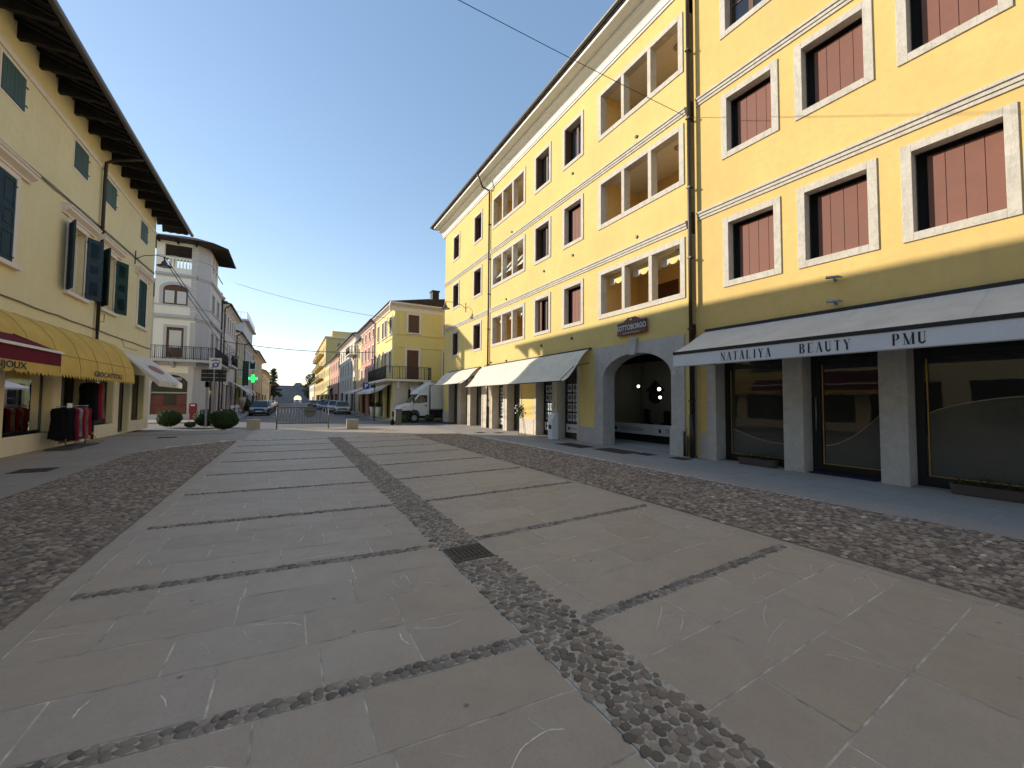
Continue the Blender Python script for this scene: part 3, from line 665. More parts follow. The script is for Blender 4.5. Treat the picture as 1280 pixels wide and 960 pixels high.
mb = MB(TR); mb.plate([(cx - .2, 3.72), (cx - .12, 3.83), (cx + .0, 3.78), (cx + .14, 3.85), (cx + .18, 3.72)], .02, .06); mb.build('carved_crest', M['grey'], AR)
# passage behind the arch with the shop window set in it
mb = MB(TR)
x0, x1 = 7.95, 13.9
mb.quad((x0, -.56, 0), (x0, -6, 0), (x0, -6, 3.6), (x0, -.56, 3.6)); mb.quad((x1, -.56, 0), (x1, -6, 0), (x1, -6, 3.6), (x1, -.56, 3.6)); mb.quad((x0, -6, 0), (x1, -6, 0), (x1, -6, 3.6), (x0, -6, 3.6))
mb.quad((x0, -.56, 3.6), (x1, -.56, 3.6), (x1, -6, 3.6), (x0, -6, 3.6)); mb.quad((b1, -.56, 0), (x1, -.56, 0), (x1, -.56, 3.6), (b1, -.56, 3.6)); mb.quad((x0, -.56, 0), (b0, -.56, 0), (b0, -.56, 3.6), (x0, -.56, 3.6))
mb.build('passage', M['passw'], RB)
mb = MB(TR); mb.box(8.2, -6, 0.004, 13.8, -.56, .006); mb.build('passage_floor', M['grey'], RB)
mb = MB(TR); D = -2.3
for u in (8.0, 10.15, 13.8): mb.box(u, D - .06, 0, u + .07, D, 3.3)
mb.box(8.0, D - .06, 0, 13.85, D + .003, .28); mb.box(8.0, D - .06, 3.2, 13.85, D + .003, 3.59)
f = mb.build('passage_shopfront', M['black'], RB)
g = MB(TR); g.quad((8.05, D - .03, .1), (13.8, D - .03, .1), (13.8, D - .03, 3.2), (8.05, D - .03, 3.2)); g.build('pane', M['shop'], f)
p = MB(TR); p.box(8.15, D + .002, .30, 13.7, D + .016, .72); pb = p.build('window_board', M['fascia'], f)
tx = MB(TR); text_mesh(tx, 'TECNOCASA', 12.25, .42, .21, D + .02, -1); text_mesh(tx, 'TECNOCASA', 9.9, .42, .21, D + .02, -1)
tx.plate([(13.1, .4), (13.2, .4), (13.22, .5), (13.15, .58), (13.08, .5)], D + .017, D + .02); tx.plate([(10.72, .4), (10.82, .4), (10.84, .5), (10.77, .58), (10.70, .5)], D + .017, D + .02); tx.build('board_lettering', M['dial'], pb)
mb = MB(TR); mb.quad((8.1, -4.6, 0), (13.8, -4.6, 0), (13.8, -4.6, 3.5), (8.1, -4.6, 3.5)); mb.build('shop_back_wall', M['passw'], RB)
for (u, z, r) in ((11.75, 2.15, .07), (11.7, 1.8, .06), (12.9, 2.3, .06)):
    m_ = MB(TR); m_.lathe((u, -3.4, z), [(r * .5, r), (r, r * .4), (r, -r * .4), (r * .5, -r)], 12); m_.build('shop_lamp', M['lampw'], RB)
for (u, w, h) in ((11.9, .35, .55), (10.9, .3, .5), (9.3, 1.2, .35)):
    m_ = MB(TR); m_.box(u, -3.2, .0, u + w, -2.8, .75); m_.box(u + .05, -3.1, .75, u + w - .05, -2.95, .75 + h); m_.build('shop_desk', M['dark'], RB)
mb = MB(TR); mb.plate([(12.4, 2.1), (13.5, 2.1), (12.95, 2.6)], -4.55, -4.5); mb.disc((12.95, 1.9), .36, -4.58, -4.5, 16); mb.build('house_emblem', M['dark'], RB)
# number plate by the arch
m_ = MB(TR); m_.box(8.14, .03, 2.44, 8.27, .045, 2.56); p = m_.build('house_number', M['paperw'], RB)
m_ = MB(TR); text_mesh(m_, '2', 8.205, 2.46, .11, .047, -1); m_.build('digit', M['ink'], p)

# ---------------------------------------------------------------- right, near: warmer yellow building
T1 = lambda u, d, z: (10.628 - .034 * u - d, u - .034 * d, z)
NB = thing('apartment_building', (10.5, 3, 0), 'warm orange-yellow building with red-brown plank shutters above the beauty salon', 'building')
cols = [5.24 - 1.83 * i for i in range(9)]
ops = []
R1 = [(4.77, 6.7), (8.37, 10.21), (11.85, 13.7)]
for za, zb in R1:
    for c in cols: ops.append((c + .02, c + 1.45, za + .02, zb - .02, .02))
SH = [(5.27, 6.97), (3.49, 4.85), (.55, 3.06), (-2.2, .1), (-5, -2.65)]
for a, b in SH: ops.append((a, b, 0, 3.05, .02))
wall(T1, -12, 7.55, 0, 14.6, ops, .5, 'wall', M['ora'], NB)
for r, (za, zb) in enumerate(R1):
    for i, c in enumerate(cols):
        f = frame_mb(T1, c, c + 1.47, za, zb, .16, .035, .26).build('window', M['marble'], NB, bevel=.006)
        ia, ib, ja, jb = c + .16, c + 1.31, za + .16, zb - .16
        if r == 2 and i == 0: glazed(T1, ia, ib, ja, jb, -.22, f, 'brownw', bar=True)
        else: recessed(T1, ia, ib, ja, jb, f)
course(T1, -12, 7.46, 7.05, NB); course(T1, -12, 7.46, 10.5, NB)
mb = MB(T1); mb.box(7.46, -.3, 0, 7.56, .012, 14.6); mb.build('pier', M['ora'], NB)
downpipe(NB, TR, 7.58, .02, 14.3, d=.10, r=.052, neck=(.9, 15.0))
mb = MB(TR); mb.tube([(7.86, .06, .02), (7.86, .06, .75)], .035, 8); mb.tube([(7.76, .05, .02), (7.76, .05, .62)], .02, 8); mb.build('cable_conduit', M['metal'], NB)
mb = MB(T1); mb.box(6.97, -.5, 0, 7.24, .03, 3.5); mb.box(7.22, -.02, 0, 7.47, .02, .72); mb.build('stone_pier', M['grey'], NB, bevel=.012)
for a, b in ((4.85, 5.27), (3.06, 3.49), (.1, .55), (-2.65, -2.2), (-7, -5)):
    mb = MB(T1); mb.box(a - .0, -.55, 0, b + .0, .035, 3.5); mb.build('stone_pier', M['grey'], NB, bevel=.012)
mb = MB(T1); mb.box(-7, -.55, 3.05, 6.97, -.02, 3.5); mb.build('shop_lintel', M['grey'], NB)
def shopfront(a, b, door=False, film=None):
    D = -.42; mb = MB(T1)
    lw = .22 if door else .13
    mb.box(b - (lw if not door else .18), D - .06, 0, b, D + .01, 3.05); mb.box(a, D - .06, 0, a + .07, D + .01, 3.05)
    mb.box(a + .07, D - .06, 0, b - .13, D + .012, .2); mb.box(a + .07, D - .055, 2.52, b - .13, D + .008, 2.62); mb.box(a + .07, D - .05, 3.0, b - .13, D, 3.05)
    f = mb.build('shop_door' if door else 'shop_window', M['black'], NB)
    g = MB(T1); g.quad((a + .03, D - .03, .1), (b - .05, D - .03, .1), (b - .05, D - .03, 3.03), (a + .03, D - .03, 3.03)); g.build('pane', M['pane2'], f)
    q = MB(T1); ga, gb = a + .10, b - (.22 if door else .17); t = .018
    q.box(ga, D + .0, .2, ga + t, D + .018, 2.5); q.box(gb - t, D, .2, gb, D + .018, 2.5); q.box(ga, D + .001, .2, gb, D + .017, .2 + t)
    q.build('gold_line', M['gold'], f)
    if film:
        n = 20; pts = [(gb - .02 + (ga - gb + .04) * i / n, film(i / n)) for i in range(n + 1)]
        fm = MB(T1)
        for (u1_, z1_), (u2_, z2_) in zip(pts, pts[1:]): fm.quad((u1_, D - .026, .22), (u2_, D - .026, .22), (u2_, D - .026, z2_), (u1_, D - .026, z1_))
        fo = fm.build('window_film', M['film'], f)
        e = MB(T1)
        for (u1_, z1_), (u2_, z2_) in zip(pts, pts[1:]): e.quad((u1_, D - .024, z1_), (u2_, D - .024, z2_), (u2_, D - .024, z2_ + .018), (u1_, D - .024, z1_ + .018))
        e.build('film_edge', M['goldp'], f)
    if door:
        h = MB(T1); h.tube([(b - .1, D + .05, .95), (b - .1, D + .05, 1.75)], .016, 8); h.box(b - .11, D, 1.0, b - .09, D + .05, 1.03); h.box(b - .11, D, 1.67, b - .09, D + .05, 1.7); h.build('door_handle', M['steel'], f)
M['film'] = flat('grey_glass_film', (.085, .088, .08), .12, spec=.5, var=.05, bs=0)
shopfront(5.27, 6.97, film=lambda t: .85 - .3 * sin(min(1, t * 1.1) * pi / 2) + .02)
shopfront(3.49, 4.85, True, film=lambda t: .62 + .75 * t ** 1.7)
shopfront(.55, 3.06, film=lambda t: 1.42 + .5 * sin(t * pi / 2) ** .8 - .25 * t * t)
shopfront(-2.2, .1); shopfront(-5, -2.65)
mb = MB(T1); mb.box(3.6, -.52, 0, 4.78, -.06, .03); mb.build('door_mat', M['navy'], NB)
for z in (3.8, 4.33):
    r_ = thing('wall_camera', T1(4.17, 0, z), ('lower' if z < 4 else 'higher') + ' of two small bracketed cameras on the yellow wall over the salon awning', 'camera', 'small fittings above the salon awning')
    m_ = MB(T1); m_.disc((4.17, z), .035, 0, .03, 10); m_.tube([(4.17, .02, z), (4.17, .16, z + .03)], .012, 6); m_.build('bracket', M['steel'], r_)
    m_ = MB(T1); m_.tube([(4.28, .17, z + .05), (4.05, .17, z + .02)], .032, 8); m_.tube([(4.0, .14, z), (4.08, .17, z + .03)], .022, 8); m_.build('head', M['steel'], r_)

# ---------------------------------------------------------------- awnings on the right
def awning_thing(name, loc, label): return thing(name, loc, label, 'awning', None)
A = awning_thing('shop_awning', T1(3, 0, 3.6), 'long cream awning with a pale fascia lettered NATALIYA BEAUTY PMU')
ua, ub = -6.2, 7.24
def TN(u, d, z): return (10.25 + (10.628 - .034 * u - 10.25) * max(0, 1 - d / 1.4) - d if d < 1.4 else 10.25 - d, u, z)
mb = MB(T1)
fd = 1.42   # front distance from the wall
prof = [(.03, 3.63), (.4, 3.44), (.9, 3.17), (1.44, 2.93)]
mb = MB(T1); k = len(prof); n = 30; vs = []
for i in range(n + 1):
    u = ua + (ub - ua) * i / n
    for j, (d, z) in enumerate(prof): vs.append((u, d, z - .012 * sin(i * pi * 6 / n) ** 2 * (j in (1, 2))))
for i in range(n + 1):
    u = ua + (ub - ua) * i / n
    for j, (d, z) in enumerate(prof): vs.append((u, d, z - .02))
o_ = (n + 1) * k
fs = [(i * k + j, i * k + j + 1, (i + 1) * k + j + 1, (i + 1) * k + j) for i in range(n) for j in range(k - 1)]
mb.add(vs[:o_], fs); mb.build('fabric', M['awcream'], A)
mb = MB(T1)
for u in [ub - .02, 5.55, 3.75, 1.95, .15, -1.65, -3.45]:
    w = .007; mb.quad((u, .035, 3.634), (u + w, .035, 3.634), (u + w - .0, 1.44, 2.934), (u, 1.44, 2.934))
mb.build('seam', M['warm'], A)
mb = MB(T1); mb.prism([(1.36, 2.86), (1.47, 2.86), (1.47, 2.93), (1.36, 2.93)], ua, ub + .02); mb.prism([(.0, 3.6), (.09, 3.6), (.09, 3.68), (.0, 3.68)], ua, ub); mb.build('front_rail', M['iron'], A)
mb = MB(T1); mb.prism([(1.40, 2.55), (1.425, 2.53), (1.45, 2.55), (1.45, 2.855), (1.40, 2.855)], ua, ub + .03); F = mb.build('fascia', M['fascia'], A, bevel=.006)
def fx(u): return 1.455
mb = MB(T1); didone(mb, 'NATALIYA', 5.93, 2.60, .19, 1.456, -1); didone(mb, 'BEAUTY', 4.28, 2.61, .19, 1.456, -1); didone(mb, 'PMU', 2.86, 2.61, .19, 1.456, -1); mb.build('lettering', M['ink'], F)
mb = MB(T1)
for u in (7.05, 4.2, 1.2): mb.tube([(u, .05, 2.75), (u - .5, .7, 2.6), (u, 1.38, 2.62)], .022, 8)
mb.build('folding_arm', M['iron'], A)
def curve_awning(label, u0, u1, zt, zb, d1, T=TR, mat='awgrey', seams=(), droop=.35):
    A = awning_thing('shop_awning', T((u0 + u1) / 2, 0, zt), label); prof = []
    for i in range(15):
        t = i / 14; prof.append((.03 + (d1 - .03) * (t ** .95), zt - (zt - zb) * (.5 - .5 * cos(pi * min(1, t * .98 + .02))) ** .92))
    mb = MB(T); mb.smooth = True; mb.ribbon(prof, u0, u1, 24, wob=lambda a, b: -.02 * sin(a * 21) * sin(b * pi)); mb.build('fabric', M[mat], A)
    mb = MB(T); mb.prism([(0, zt - .02), (.09, zt - .02), (.09, zt + .04), (0, zt + .04)], u0, u1); mb.tube([(u0, d1, zb), (u1, d1, zb)], .018, 8)
    mb.build('rail', M['iron'], A)
    mb = MB(T); u = u0 + 1.2
    while u < u1:
        mb.tube([(u, d + .004, z + .003) for d, z in prof], .004, 4); u += 1.2
    mb.build('seams', M['cream'], A)
    mb = MB(T)
    for u in (u0 + .1, u1 - .1): mb.tube([(u, .05, zt - .55), (u + .02, d1 * .55, zt - .72), (u, d1, zb + .02)], .016, 6)
    mb.build('folding_arm', M['iron'], A); return A
curve_awning('pale grey-white curved awning left of the archway, its right end in shade', 12.06, 21.75, 3.66, 2.36, 1.45)
curve_awning('smaller sunlit cream curved awning at the far corner of the yellow building', 22.35, 28.0, 3.66, 2.62, 1.45)

# ---------------------------------------------------------------- left: straw-yellow building with wide wooden eaves
TL = frameX(-6.6, 1)
LB = thing('shop_house', (-6.6, 15, 0), 'pale straw-yellow house with wide dark timber eaves and dark green shutters over the toy shop', 'building')
UL0, UL1 = -14, 28.2
big = [14.5, 18.77, 21.55, 25.8, 10.4, 6.3, 2.2]; small = [14.85, 18.8, 21.5, 25.75, 10.7, 6.6, 2.5]
ops = [(b, b + 1.22, 5.15, 7.45, .22) for b in big] + [(b, b + 1.02, 9.45, 10.35, .1) for b in small]
SHL = [(15.8, 18.2, .52, 2.75), (18.8, 20.3, .03, 2.75), (20.5, 23.3, .52, 2.75), (23.95, 25.25, .03, 2.75), (25.6, 27.35, .52, 2.75), (12.6, 15.2, .52, 2.75), (9.2, 12, .52, 2.75), (5.8, 8.6, .03, 2.75), (1.8, 4.8, .52, 2.75), (-2.5, 1, .5, 2.75)]
ops += [(a, b, c, e, .42) for a, b, c, e in SHL]
wall(TL, UL0, UL1, 0, 11.9, ops, .3, 'wall', M['lft'], LB)
mb = MB(TL); mb.quad((UL1, 0, 0), (UL1, -13, 0), (UL1, -13, 11.9), (UL1, 0, 11.9)); mb.quad((UL0, 0, 0), (UL0, -13, 0), (UL0, -13, 11.9), (UL0, 0, 11.9)); mb.quad((UL0, -13, 0), (UL1, -13, 0), (UL1, -13, 11.9), (UL0, -13, 11.9))
mb.build('side_wall', M['lft'], LB)
mb = MB(TL)
# stone base under shop windows and piers
for a, b, c, e in SHL:
    if c > .1: mb = MB(TL); mb.box(a - .25, -.40, 0, b + .25, .04, c); mb.build('stone_base', M['cream'], LB, bevel=.01)
for a, b in ((18.25, 18.75), (20.32, 20.48), (23.35, 23.9), (25.28, 25.56), (27.4, 28.22), (15.25, 15.75)):
    m_ = MB(TL); m_.box(a, -.35, 0.001, b, .022, 2.8); m_.build('pier', M['cream'], LB)
for a, b, c, e in SHL:
    m_ = MB(TL); D = -.2
    m_.box(a, D - .05, c, a + .07, D, e); m_.box(b - .07, D - .05, c, b, D, e); m_.box(a + .07, D - .05, c, b - .07, D, c + .08); m_.box(a + .07, D - .05, e - .08, b - .07, D, e)
    f = m_.build('shop_door' if c < .1 else 'shop_window', M['black'], LB)
    m_ = MB(TL); m_.quad((a + .04, D - .02, c + .04), (b - .04, D - .02, c + .04), (b - .04, D - .02, e - .04), (a + .04, D - .02, e - .04)); m_.build('pane', M['shop'], f)
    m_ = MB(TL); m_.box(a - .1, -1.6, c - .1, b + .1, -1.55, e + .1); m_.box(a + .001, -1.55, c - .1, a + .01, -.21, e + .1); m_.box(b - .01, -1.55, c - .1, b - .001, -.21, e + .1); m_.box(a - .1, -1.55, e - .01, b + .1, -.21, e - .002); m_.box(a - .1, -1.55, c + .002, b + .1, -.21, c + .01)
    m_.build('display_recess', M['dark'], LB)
    if c > .1 or b < 21:
        R = random.Random(int(a * 10)); x = a + .2
        while x < b - .25:
            h = R.uniform(.35, 1.25); w = R.uniform(.16, .34); m_ = MB(TL); zz = c + .02
            m_.smooth = True
            m_.lathe((x + w / 2, -.65 - R.uniform(0, .3), zz), [(w * .42, 0), (w * .5, h * .3), (w * .36, h * .62), (w * .42, h * .8), (w * .16, h * .9), (w * .14, h)], 10)
            m_.build('display_goods', R.choice([M['tan_'], M['redcloth'], M['patcloth'], M['blkcloth'], M['tan_']]), LB); x += w + R.uniform(.06, .25)
def leaf_shutter(T, ua, ub, z0, z1, d, parent, mat, ang=0, hinge='l', name='shutter'):
    """panelled leaf hinged at ua (l) or ub (r); ang = opening from the wall plane"""
    w = ub - ua; mb = MB(); th = .045; sgn = 1 if hinge == 'l' else -1; hu = ua if hinge == 'l' else ub
    ca, sa = cos(ang), sin(ang)
    mb.T = lambda u, dd, z: T(hu + sgn * (u * ca - dd * sa), d + u * sa + dd * ca, z)
    mb.box(0, 0, z0, w, th * .6, z1)
    s = .075; zz = [z0, z0 + (z1 - z0) * .36, z0 + (z1 - z0) * .62, z1]
    for a, b in ((0, s), (w - s, w)): mb.box(a, -.001, z0, b, th, z1)
    for i, q in enumerate(zz):
        a = q - (.06 if 0 < i < 3 else 0) - (.1 if i == 3 else 0); b = a + (.1 if i in (0, 3) else .12); mb.box(s, -.0005, a, w - s, th - .0005, b)
    for a, b in zip(zz, zz[1:]): mb.box(s + .06, .0, a + .16, w - s - .06, th * .85, b - .14)
    sh = mb.build(name, M[mat], parent, bevel=.004)
    m_ = MB(T)
    for z in (z0 + .12, z1 - .2): m_.box(hu - .04, d, z, hu + .04, d + .06, z + .04)
    m_.build('hinge', M['iron'], sh); return sh
for i, b in enumerate(big):
    a, c = b, b + 1.22
    m_ = MB(TL); w = .17
    m_.box(a - w, -.02, 5.15, a, .035, 7.45); m_.box(c, -.02, 5.15, c + w, .035, 7.45); m_.box(a - w, -.02, 7.45, c + w, .036, 7.60)
    f = m_.build('window', M['trim'], LB, bevel=.004)
    m_ = MB(TL); m_.prism([(-.02, 7.6), (.06, 7.6), (.07, 7.66), (.12, 7.70), (.2, 7.76), (.2, 7.82), (.24, 7.86), (.24, 7.9), (-.02, 7.94)], a - w - .42, c + w + .42)
    m_.build('window_hood', M['trim'], f)
    m_ = MB(TL); m_.box(a - w - .08, -.22, 5.03, c + w + .08, .12, 5.15); m_.build('sill', M['trim'], f, bevel=.008)
    mid = (a + c) / 2
    if i in (0, 3, 4, 6):
        cl = 'blue' if i == 0 else 'green'
        leaf_shutter(TL, a, mid - .005, 5.18, 7.43, -.02, f, cl); leaf_shutter(TL, mid + .005, c, 5.18, 7.43, -.02, f, cl, hinge='r')
    else:
        glazed(TL, a, c, 5.15, 7.45, -.2, f, 'trim', pm='greyp')
        leaf_shutter(TL, a - .02, a + .58, 5.18, 7.43, .04, f, 'blue' if i == 1 else 'green', ang=radians(150 if i == 1 else 146))
        leaf_shutter(TL, c - .58, c + .02, 5.18, 7.43, .04, f, 'blue' if i == 1 else 'green', ang=radians(152 if i == 1 else 155), hinge='r')
for i, b in enumerate(small):
    a, c = b, b + 1.02
    m_ = frame_mb(TL, a - .06, c + .06, 9.36, 10.40, .06, .014, .03); f = m_.build('window', M['trim'], LB)
    planks(TL, a, (a + c) / 2 - .004, 9.43, 10.34, .03, 3, f, 'green2'); planks(TL, (a + c) / 2 + .004, c, 9.43, 10.34, .03, 3, f, 'green2')
    m_ = MB(TL)
    for z in (9.6, 10.12): m_.box(c + .0, .02, z, c + .1, .04, z + .03)
    m_.build('hinge', M['iron'], f)
m_ = MB(TL); m_.prism([(-.02, 10.48), (.04, 10.48), (.05, 10.53), (.05, 10.62), (-.02, 10.64)], UL0, UL1 + .03); m_.build('string_course', M['trim'], LB)
# timber eaves: rafters with scalloped brackets, boarding, roof, gutter
OV = 1.2; zg = 11.3
pitch = .30
mb = MB(TL); mb.prism([(OV, zg + .02), (OV, zg + .10), (-6.5, zg + .10 + (6.5 + OV) * pitch), (-13.8, zg + .1), (-13.8, zg + .02), (-6.5, zg + .02 + (6.5 + OV) * pitch)], UL0 - .6, UL1 + 1.5); mb.build('roof', M['tile'], LB)
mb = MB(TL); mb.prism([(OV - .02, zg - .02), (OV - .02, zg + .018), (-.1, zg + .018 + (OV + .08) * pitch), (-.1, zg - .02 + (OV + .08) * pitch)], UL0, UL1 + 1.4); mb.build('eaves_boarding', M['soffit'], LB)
u = UL0 + .3; 
while u < UL1 + 1.4:
    m_ = MB(TL); zr = lambda d: zg - .03 + (OV - d) * pitch
    m_.plate([(0, 0)], 0, 0) if False else None
    pr = [(-.05, zr(-.05)), (OV - .06, zr(OV - .06)), (OV - .06, zr(OV) - .05), (OV - .18, zr(OV - .2) - .15)]
    for t in range(1, 7):
        dd = OV - .18 - (OV - .16) * t / 6; pr.append((dd, zr(dd) - .15 - .055 * t + (.035 if t % 2 else 0)))
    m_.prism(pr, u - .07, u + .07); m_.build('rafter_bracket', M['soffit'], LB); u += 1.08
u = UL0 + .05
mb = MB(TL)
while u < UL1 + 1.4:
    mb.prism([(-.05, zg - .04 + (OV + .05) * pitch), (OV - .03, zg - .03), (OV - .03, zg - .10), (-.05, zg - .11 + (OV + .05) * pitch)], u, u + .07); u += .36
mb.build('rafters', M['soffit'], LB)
mb = MB(TL); mb.tube([(UL0 - .5, OV + .07, zg + .01), (UL1 + 1.6, OV + .07, zg - .01)], .09, 10); mb.build('gutter', M['gutter'], LB)
mb = MB(TL); 
mb.tube([(21.04, .1, 4.2), (21.04, .1, 10.0), (21.02, .12, 10.75), (21.0, .4, 10.92), (21, OV, 11.2)], .058, 10); mb.tube([(21.04, .1, .02), (21.04, .1, 4.2)], .05, 10); mb.tube([(21.04, .1, 8.0), (21.04, .1, 8.1)], .09, 8); mb.build('downpipe', M['metal'], LB)
mb = MB(TL); mb.tube([(12.2, .1, 8), (12.2, .1, 10.6), (12.2, .4, 10.9), (12.2, OV, 11.2)], .058, 10); mb.build('downpipe', M['metal'], LB)
mb = MB(TL); mb.tube([(21.28, .03, 4.55), (21.28, .2, 4.55), (21.28, .2, 4.85), (21.28, .03, 4.85)], .012, 6); mb.build('wall_bracket', M['iron'], LB)
def wob(a, b, n, z, d=.03, s=0):
    R = random.Random(s); return [(a + (b - a) * i / n, d + R.uniform(0, .01), z(a + (b - a) * i / n) + R.uniform(-.015, .015)) for i in range(n + 1)]
mb = MB(TL); mb.tube(wob(UL0, 28.15, 60, lambda u: 8.05 + .02 * (u - 15) - .0 , s=1), .018, 6); mb.tube(wob(UL0, 28.15, 60, lambda u: 8.10 + .02 * (u - 15), s=2), .012, 5); mb.tube(wob(UL0, 28.1, 60, lambda u: 4.22, s=4), .02, 6); mb.tube([(23.9, .03, 4.22), (24.2, .03, 3.9), (26, .03, 3.92)], .01, 5)
mb.build('wall_cables', M['gutter'], LB)

# awnings on the left
def scallops(mb, u0, u1, z, d, w, h, n=6, pointed=False):
    k = max(1, round((u1 - u0) / w)); w = (u1 - u0) / k
    for i in range(k):
        a = u0 + i * w
        if pointed: mb.quad((a, d, z), (a + w, d, z), (a + w * .8, d, z - h), (a + w * .15, d, z - h * .35))
        else:
            pr = [(a + w, d, z), (a, d, z)] + [(a + w / 2 - w / 2 * cos(pi * j / n), d, z - h * sin(pi * j / n)) for j in range(1, n)]
            mb.add(pr, [tuple(range(len(pr)))])
A = thing('shop_awning', (-6, 17, 3.7), 'mustard-yellow barrel awning lettered GIOCATTOLI with a zigzag edge', 'awning')
u0, u1 = 12.0, 22.35; d1 = 1.0 
# front at X ~ -5.0; profile is a rounded barrel
prof = [(.03, 3.86), (.30, 3.76), (.58, 3.52), (.80, 3.2), (.94, 2.8), (.99, 2.45), (1.0, 2.27)]
mb = MB(TL); mb.smooth = True; mb.ribbon(prof, u0, u1 - .35, 22, wob=lambda a, b: -.03 * abs(sin(a * pi * 7)) * sin(b * pi))
# rounded ends
for ue, sg in ((u1 - .35, 1), (u0, -1)):
    k = len(prof); vs = []; n = 6
    for i in range(n + 1):
        t = i / n
        for d, z in prof: vs.append((ue + sg * .35 * sin(t * pi / 2), .02 + (d - .02) * cos(t * pi / 2 * .999) if i < n else .02, z))
    mb.add(vs, [(i * k + j, i * k + j + 1, (i + 1) * k + j + 1, (i + 1) * k + j) for i in range(n) for j in range(k - 1)])
mb.build('fabric', M['awyel'], A)
mb = MB(TL); uu = u0
while uu < u1 - .3:
    for (da, za), (db, zb) in zip(prof, prof[1:]): mb.tube([(uu, da + .004, za + .004), (uu, db + .004, zb + .004)], .005, 4)
    uu += 1.28
mb.tube([(u0, .945, 2.8), (u1 - .35, .945, 2.8)], .006, 4); mb.build('seam', M['seamy'], A)
mb = MB(TL); scallops(mb, u0, u1 - .35, 2.275, 1.003, .19, .13, pointed=True); mb.build('zigzag_valance', M['awyel'], A)
mb = MB(TL); text_mesh(mb, 'GIOCATTOLI', 19.3, 2.30, .24, 1.012, 1, sx=1.75, bold=.006); t_ = mb.build('lettering', M['terr'], A)
A = thing('shop_awning', (-6, 12, 3.6), 'burgundy awning with a white front bar and gold scalloped BIJOUX valance', 'awning')
mb = MB(TL); mb.ribbon([(.05, 3.5), (.8, 3.1), (1.66, 2.71)], 6.5, 14.0, 10); mb.quad((14.0, 1.66, 2.66), (6.5, 1.66, 2.66), (6.5, 1.66, 2.36), (14.0, 1.66, 2.36)); mb.add([(14.0, .05, 3.5), (14.0, 1.66, 2.7), (14.0, 1.66, 2.36), (14.0, 1.2, 2.55)], [(0, 1, 2, 3)]); mb.build('fabric', M['awbur'], A)
mb = MB(TL); mb.box(6.5, 1.63, 2.66, 14.02, 1.70, 2.72); mb.build('front_bar', M['whitep'], A)
mb = MB(TL); mb.T = TL; mb.quad((6.5, 1.655, 2.37), (13.96, 1.655, 2.37), (13.96, 1.655, 2.22), (6.5, 1.655, 2.22)); scallops(mb, 6.5, 13.96, 2.221, 1.655, .46, .10); v_ = mb.build('valance', M['awyel'], A)
mb = MB(TL); text_mesh(mb, 'BIJOUX', 12.0, 2.20, .19, 1.662, 1, sx=1.7, bold=.006, align='CENTER'); mb.build('lettering', M['ink'], v_)
A = thing('shop_awning', (-6, 25, 3.6), 'pinkish-white sloping awning with a faded red oval emblem at the house corner', 'awning')
mb = MB(TL); a_, b_ = 23.6, 28.1; mb.ribbon([(.05, 3.66), (.7, 3.06), (1.42, 2.40)], a_, b_, 8); mb.quad((a_, 1.42, 2.40), (b_, 1.42, 2.40), (b_, 1.42, 2.14), (a_, 1.42, 2.14)); mb.add([(a_, .05, 3.66), (a_, 1.42, 2.40), (a_, 1.42, 2.14), (a_, 1.15, 2.45)], [(0, 1, 2, 3)]); mb.build('fabric', M['awwhite'], A)
mb = MB(TL)
ov = [(26.0 + 1.0 * cos(t), .78 + .22 * sin(t)) for t in [i * pi / 12 for i in range(24)]]
mb.add([(u, d, 3.66 - (d - .05) * .92 + .02) for u, d in ov], [tuple(range(24))]); mb.build('oval_emblem', M['fadedred'], A)
mb = MB(TL); text_mesh(mb, 'LA MODA', 26.2, 2.2, .12, 1.428, 1, sx=1.3); mb.build('lettering', M['gold'], A)
# wall lantern on the left house
def wall_lamp(u, T, z, reach, label):
    L = thing('wall_lantern', T(u, 0, z), label, 'street lamp', 'wall lanterns on brackets')
    m_ = MB(T); m_.tube([(u, .02, z - .1), (u, .35, z + .12), (u, reach * .7, z + .22), (u, reach, z + .18)], .018, 8); m_.tube([(u, .02, z - .35), (u, .03, z + .3)], .02, 6); m_.tube([(u, reach * .98, z + .18), (u, reach, z)], .03, 8); m_.build('bracket', M['iron'], L)
    m_ = MB(T); m_.lathe((u, reach, z - .28), [(.30, 0), (.29, .03), (.14, .10), (.11, .22), (.05, .28)], 16); m_.build('shade', M['gutter'], L)
    m_ = MB(T); m_.lathe((u, reach, z - .36), [(.03, 0), (.13, .03), (.15, .085)], 12); m_.build('globe', M['grey'], L)
    return L
wall_lamp(25.1, TL, 8.3, 1.1, 'dark iron bell lantern on a curved bracket between the green shutters')
wall_lamp(24.9, TR, 7.9, 1.45, 'iron wall lantern high on the sunlit yellow facade casting its own shadow')

